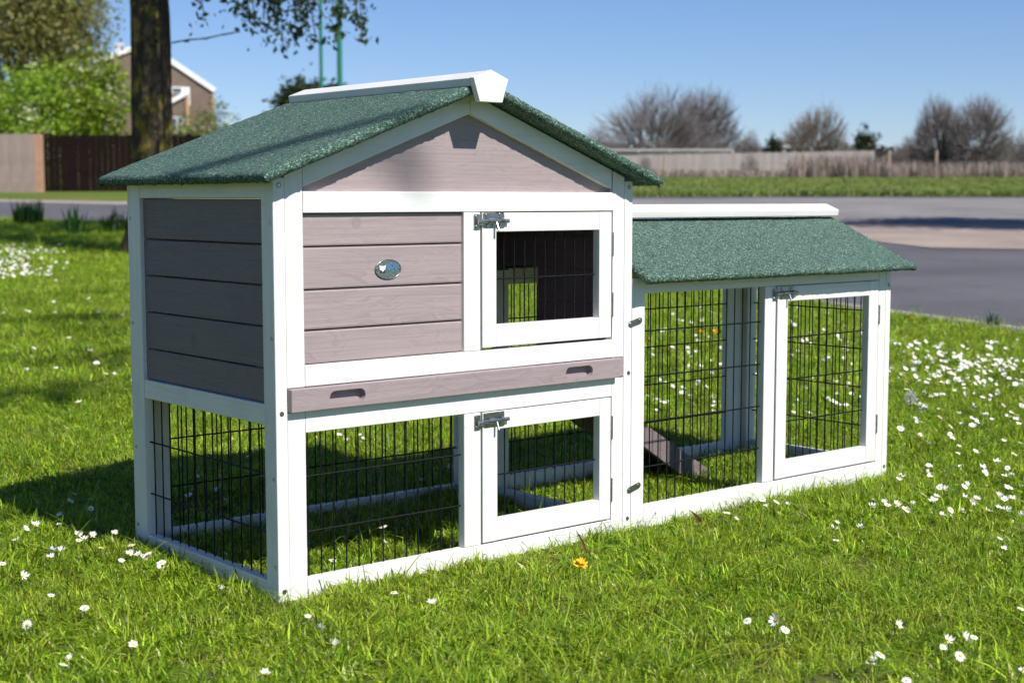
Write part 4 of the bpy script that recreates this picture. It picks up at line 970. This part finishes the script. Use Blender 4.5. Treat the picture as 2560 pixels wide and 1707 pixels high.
# ------------------------------------------------------------------ fences
DFENCE = simple('dark_brown_fence', (.006, .0032, .0028), .9, spec=.08, noise=(5, (.013, .0075, .006), .004))
BEIGE = simple('weathered_beige_fence', (.19, .142, .120), .9, noise=(3, (.29, .225, .195), .004)); PALE = None
def pale_mat():
    t = NT('pale_grey_boards'); co = t.add('ShaderNodeTexCoord').outputs['Object']; rnd = t.add('ShaderNodeObjectInfo').outputs['Random']
    n = t.add('ShaderNodeTexNoise', {'Vector': co, 'Scale': 3.0, 'Detail': 6.0, 'Roughness': .7}).outputs[0]
    c = t.mix(n, (.22, .195, .185), (.46, .42, .40)); c = t.mix(rnd, t.mix(.5, c, (.24, .185, .16)), c)
    return t.set(c, .9, spec=.2)
PALE = pale_mat()
def board_fence(label, px0, px1, s0, s1, top0, top1, bw, mat, postmat, group=None, thick=.03, cat='fence', gap=.008):
    a, b = base(px0, s0), base(px1, s1); Lv = (b-a)[:2]; L = np.linalg.norm(Lv); d = np.append(Lv/L, 0); h0 = at(px0, top0, s0)[2]-a[2]; h1 = at(px1, top1, s1)[2]-b[2]
    e = tag(empty('fence', tuple(a)), label, cat, group); rot = math.atan2(d[1], d[0]); n = max(2, int(L/bw)); r_ = random.Random(int(px0))
    me = bpy.data.meshes.new('board'); bm = box_bm(0, bw-gap, 0, thick, -.1, 1, .004); bm.to_mesh(me); bm.free(); me.materials.append(mat)
    for i in range(n):
        t = i*bw/L; o = ob('board', me, e); o.location = (d[0]*i*bw-r_.uniform(0, .012)*d[1], d[1]*i*bw+r_.uniform(0, .012)*d[0], (b[2]-a[2])*t); o.rotation_euler = (0, 0, rot); o.scale = (1, 1, (h0+(h1-h0)*t)*r_.uniform(.985, 1.005))
    pm = bpy.data.meshes.new('post'); bm = box_bm(-.05, .05, .045, .145, -.1, 1.03, .004); bm.to_mesh(pm); bm.free(); pm.materials.append(postmat)
    for i in range(int(L/1.8)+1):
        o = ob('post', pm, e); q = i*1.8; t = q/L; o.location = (d[0]*q, d[1]*q, (b[2]-a[2])*t); o.rotation_euler = (0, 0, rot); o.scale = (1, 1, h0+(h1-h0)*t)
    return e
board_fence('dark brown board fence behind the tree trunk', 108, 520, 37, 38, 337, 338, .145, DFENCE, DFENCE, gap=.004)
board_fence('weathered beige fence left of the dark one', -260, 92, 36, 36.5, 333, 335, .30, BEIGE, BEIGE, gap=.002)
p = base(101, 36.6); hp_ = at(101, 336, 36.6)[2]-p[2]; po = tag(bm_ob('gate_post', box_bm(-.095, .095, -.08, .08, -.1, hp_, .01), simple('orange_brown_brick', (.34, .17, .10), .9, noise=(6, (.42, .26, .17), .004))), 'orange-brown post where the beige and dark fences meet', 'post'); po.location = p; po.rotation_euler = (0, 0, YAW)
board_fence('pale grey board fence beyond the far verge', 1540, 2190, 72, 74, 388, 377, .20, PALE, BEIGE, gap=.015)
# post and rail barrier behind the pale fence
a, b = base(1440, 79), base(1830, 79); e = tag(empty('rail_barrier', tuple(a)), 'low dark post and rail barrier behind the pale fence', 'barrier')
zt = at(1600, 376, 79)[2]-a[2]
RAILM = simple('dark_rail', (.05, .045, .045), .7); LRAIL = simple('light_rail', (.45, .44, .43), .7)
V, F = tubes([(0, 0, zt)], [b-a+[0, 0, zt]], [.05], [.05], 6); ob('rail', np_mesh('rail', V, F, LRAIL), e)
V, F = tubes([(0, 0, zt-.18)], [b-a+[0, 0, zt-.18]], [.09], [.09], 6); ob('rail', np_mesh('rail', V, F, RAILM), e)
for t in np.linspace(0, 1, 6): q = (b-a)*t; V, F = tubes([q-[0, 0, .1]], [q+[0, 0, zt]], [.06], [.06], 6); ob('post', np_mesh('post', V, F, LRAIL), e)
for px, lb in ((1660, 'short leaning wooden stake at the end of the pale fence'), (2219, 'wooden post standing at the reeds edge'), (2337, 'slim pale post in front of the paired bare trees')):
    p = base(px, 69); o = tag(bm_ob('stake', cyl_bm((0, 0, .5), (.05, 0, 1), .075, 1.15 if px < 2000 else 1.5, 10, .01), simple('stake_wood', (.33, .25, .19), .9)), lb, 'post'); o.location = p
# white shed
p = base(1985, 95); e = tag(empty('shed', tuple(p)), 'small white flat-roofed shed behind the small round tree', 'shed'); e.rotation_euler = (0, 0, YAW)
w = 30*mpp(95); h = at(1985, 350, 95)[2]-p[2]
WHITE = simple('white_render', (.72, .72, .70), .7)
bm_ob('wall', box_bm(-w, w, 0, 2.2, -.1, h-.12, .01), WHITE, e); bm_ob('roof', box_bm(-w-.12, w+.12, -.12, 2.32, h-.117, h, .01), simple('shed_roof', (.45, .45, .45), .7), e)
dr_ = bm_ob('door', box_bm(w*.1, w*.75, -.02, -.003, 0, h*.8, .004), simple('shed_door', (.12, .12, .13), .6), e); bm_ob('window', box_bm(-w*.75, -w*.15, -.02, -.003, h*.35, h*.75, .004), simple('shed_glass', (.05, .06, .07), .1), e)

# ------------------------------------------------------------------ green poles
GP = simple('green_painted_steel', (.015, .16, .105), .45)
for px, s_, r_, lb in ((807, 46, .065, 'thinner of the two tall green steel poles behind the hutch roof'), (853, 40, .085, 'thicker of the two tall green steel poles behind the hutch roof')):
    p = base(px, s_); e = tag(empty('green_pole', tuple(p)), lb, 'pole', 'green poles')
    V, F = tubes([(0, 0, -.1), (0, 0, 1.2)], [(0, 0, 1.2), (.0, 0, 9.0)], [r_, r_*.9], [r_*.98, r_*.7], 14); ob('shaft', np_mesh('shaft', V, F, GP, smooth=True), e)
    bm_ob('collar', cyl_bm((0, 0, 1.2), (0, 0, 1), r_*1.25, .12, 14, .01), GP, e); bm_ob('cap', cyl_bm((0, 0, 9.02), (0, 0, 1), r_*.85, .05, 14, .01), GP, e)

# ------------------------------------------------------------------ brick house
def brick_mat():
    t = NT('brown_brick'); co = t.add('ShaderNodeTexCoord').outputs['Object']
    v = t.add('ShaderNodeVectorMath', {0: co, 1: (1, 1, 1)}, operation='MULTIPLY').outputs[0]
    sx = t.add('ShaderNodeSeparateXYZ', {0: v}).outputs; cv = t.add('ShaderNodeCombineXYZ', {0: t.math('ADD', sx[0], sx[1]), 1: sx[2], 2: 0.0}).outputs[0]
    br = t.add('ShaderNodeTexBrick', {'Vector': cv, 'Color1': (.105, .062, .042, 1), 'Color2': (.155, .095, .065, 1), 'Mortar': (.22, .18, .15, 1), 'Scale': 1.0, 'Mortar Size': .012, 'Brick Width': .225, 'Row Height': .075})
    return t.set(br.outputs[0], .9)
BRICK = brick_mat(); BUFF = simple('buff_trim', (.42, .27, .15), .8); WTRIM = simple('white_trim', (.78, .78, .77), .5); GLASS = simple('window_glass', (.06, .08, .10), .08)
ROOFT = simple('slate_tiles', (.20, .19, .21), .8, noise=(3, (.28, .27, .30), .01))
HS = 75; hb = base(380, HS); house = tag(empty('brick_house', tuple(hb)), 'brown brick gable house with white barge boards behind the tree trunk', 'house'); house.rotation_euler = (0, 0, YAW+R(15))
k = mpp(HS)
def hx(px): return (px-380)*k
def hz(py): return float(at(380, py, HS)[2]-hb[2])
gp = [(hx(205), -.2), (hx(532), -.2), (hx(532), hz(222)), (hx(372), hz(113)), (hx(205), hz(180))]
prism('wall', gp, 0, 8, BRICK, house, bev=0)
def slope(name, p0, p1, th, y0, y1, mat, par):
    (xa, za), (xb, zb) = p0, p1; n_ = np.array([-(zb-za), xb-xa]); n_ = n_/np.linalg.norm(n_)*th; n_ = n_ if n_[1] > 0 else -n_
    return prism(name, [(xa, za), (xb, zb), (xb+n_[0], zb+n_[1]), (xa+n_[0], za+n_[1])], y0, y1, mat, par, bev=0)
rf = slope('roof', (hx(372), hz(113)+.01), (hx(540), hz(227.5)+.01), .12, .02, 8.2, ROOFT, house); slope('roof', (hx(372)-.01, hz(113)+.01), (hx(198), hz(183)+.01), .12, .02, 8.2, ROOFT, house)
slope('barge_board', (hx(372), hz(117)), (hx(536), hz(229)), .24, -.12, .015, WTRIM, house); slope('barge_board', (hx(371.5), hz(117)), (hx(200), hz(186)), .24, -.12, .015, WTRIM, house)
for px in (301, 431, 533): bar('corner_strip', hx(px)-.07, hx(px)+.07, -.06, -.005, -.1, hz({301: 134, 431: 156, 533: 226}[px])-.15, BUFF, house, 0)
bar('chimney', hx(300), hx(323), 2, 2.6, hz(160), hz(100), simple('pale_render', (.5, .5, .55), .8), house, .01)
wd_ = bar('window', hx(434), hx(476), -.05, -.004, hz(233), hz(217), WTRIM, house, .01); bar('pane', hx(436), hx(457), -.065, -.052, hz(231), hz(220), GLASS, wd_, 0)
bar('window_post', hx(464), hx(477), -.07, -.052, hz(262), hz(217), WTRIM, wd_, 0)
pw = prism('porch', [(hx(405), -.1), (hx(470), -.1), (hx(470), hz(244)), (hx(405), hz(281))], -1.6, -.06, BRICK, house, bev=0)
slope('porch_roof', (hx(403), hz(279)), (hx(473), hz(239)), .2, -1.75, -.07, WTRIM, pw); bar('porch_post', hx(463), hx(471), -1.69, -1.61, -.1, hz(247), BUFF, pw, 0)
w2 = bar('window', hx(426), hx(458), -1.66, -1.605, hz(336), hz(296), WTRIM, house, .01)
for i in range(2): bar('pane', hx(428+i*15.5), hx(441+i*15.5), -1.675, -1.662, hz(334), hz(299), GLASS, w2, 0)
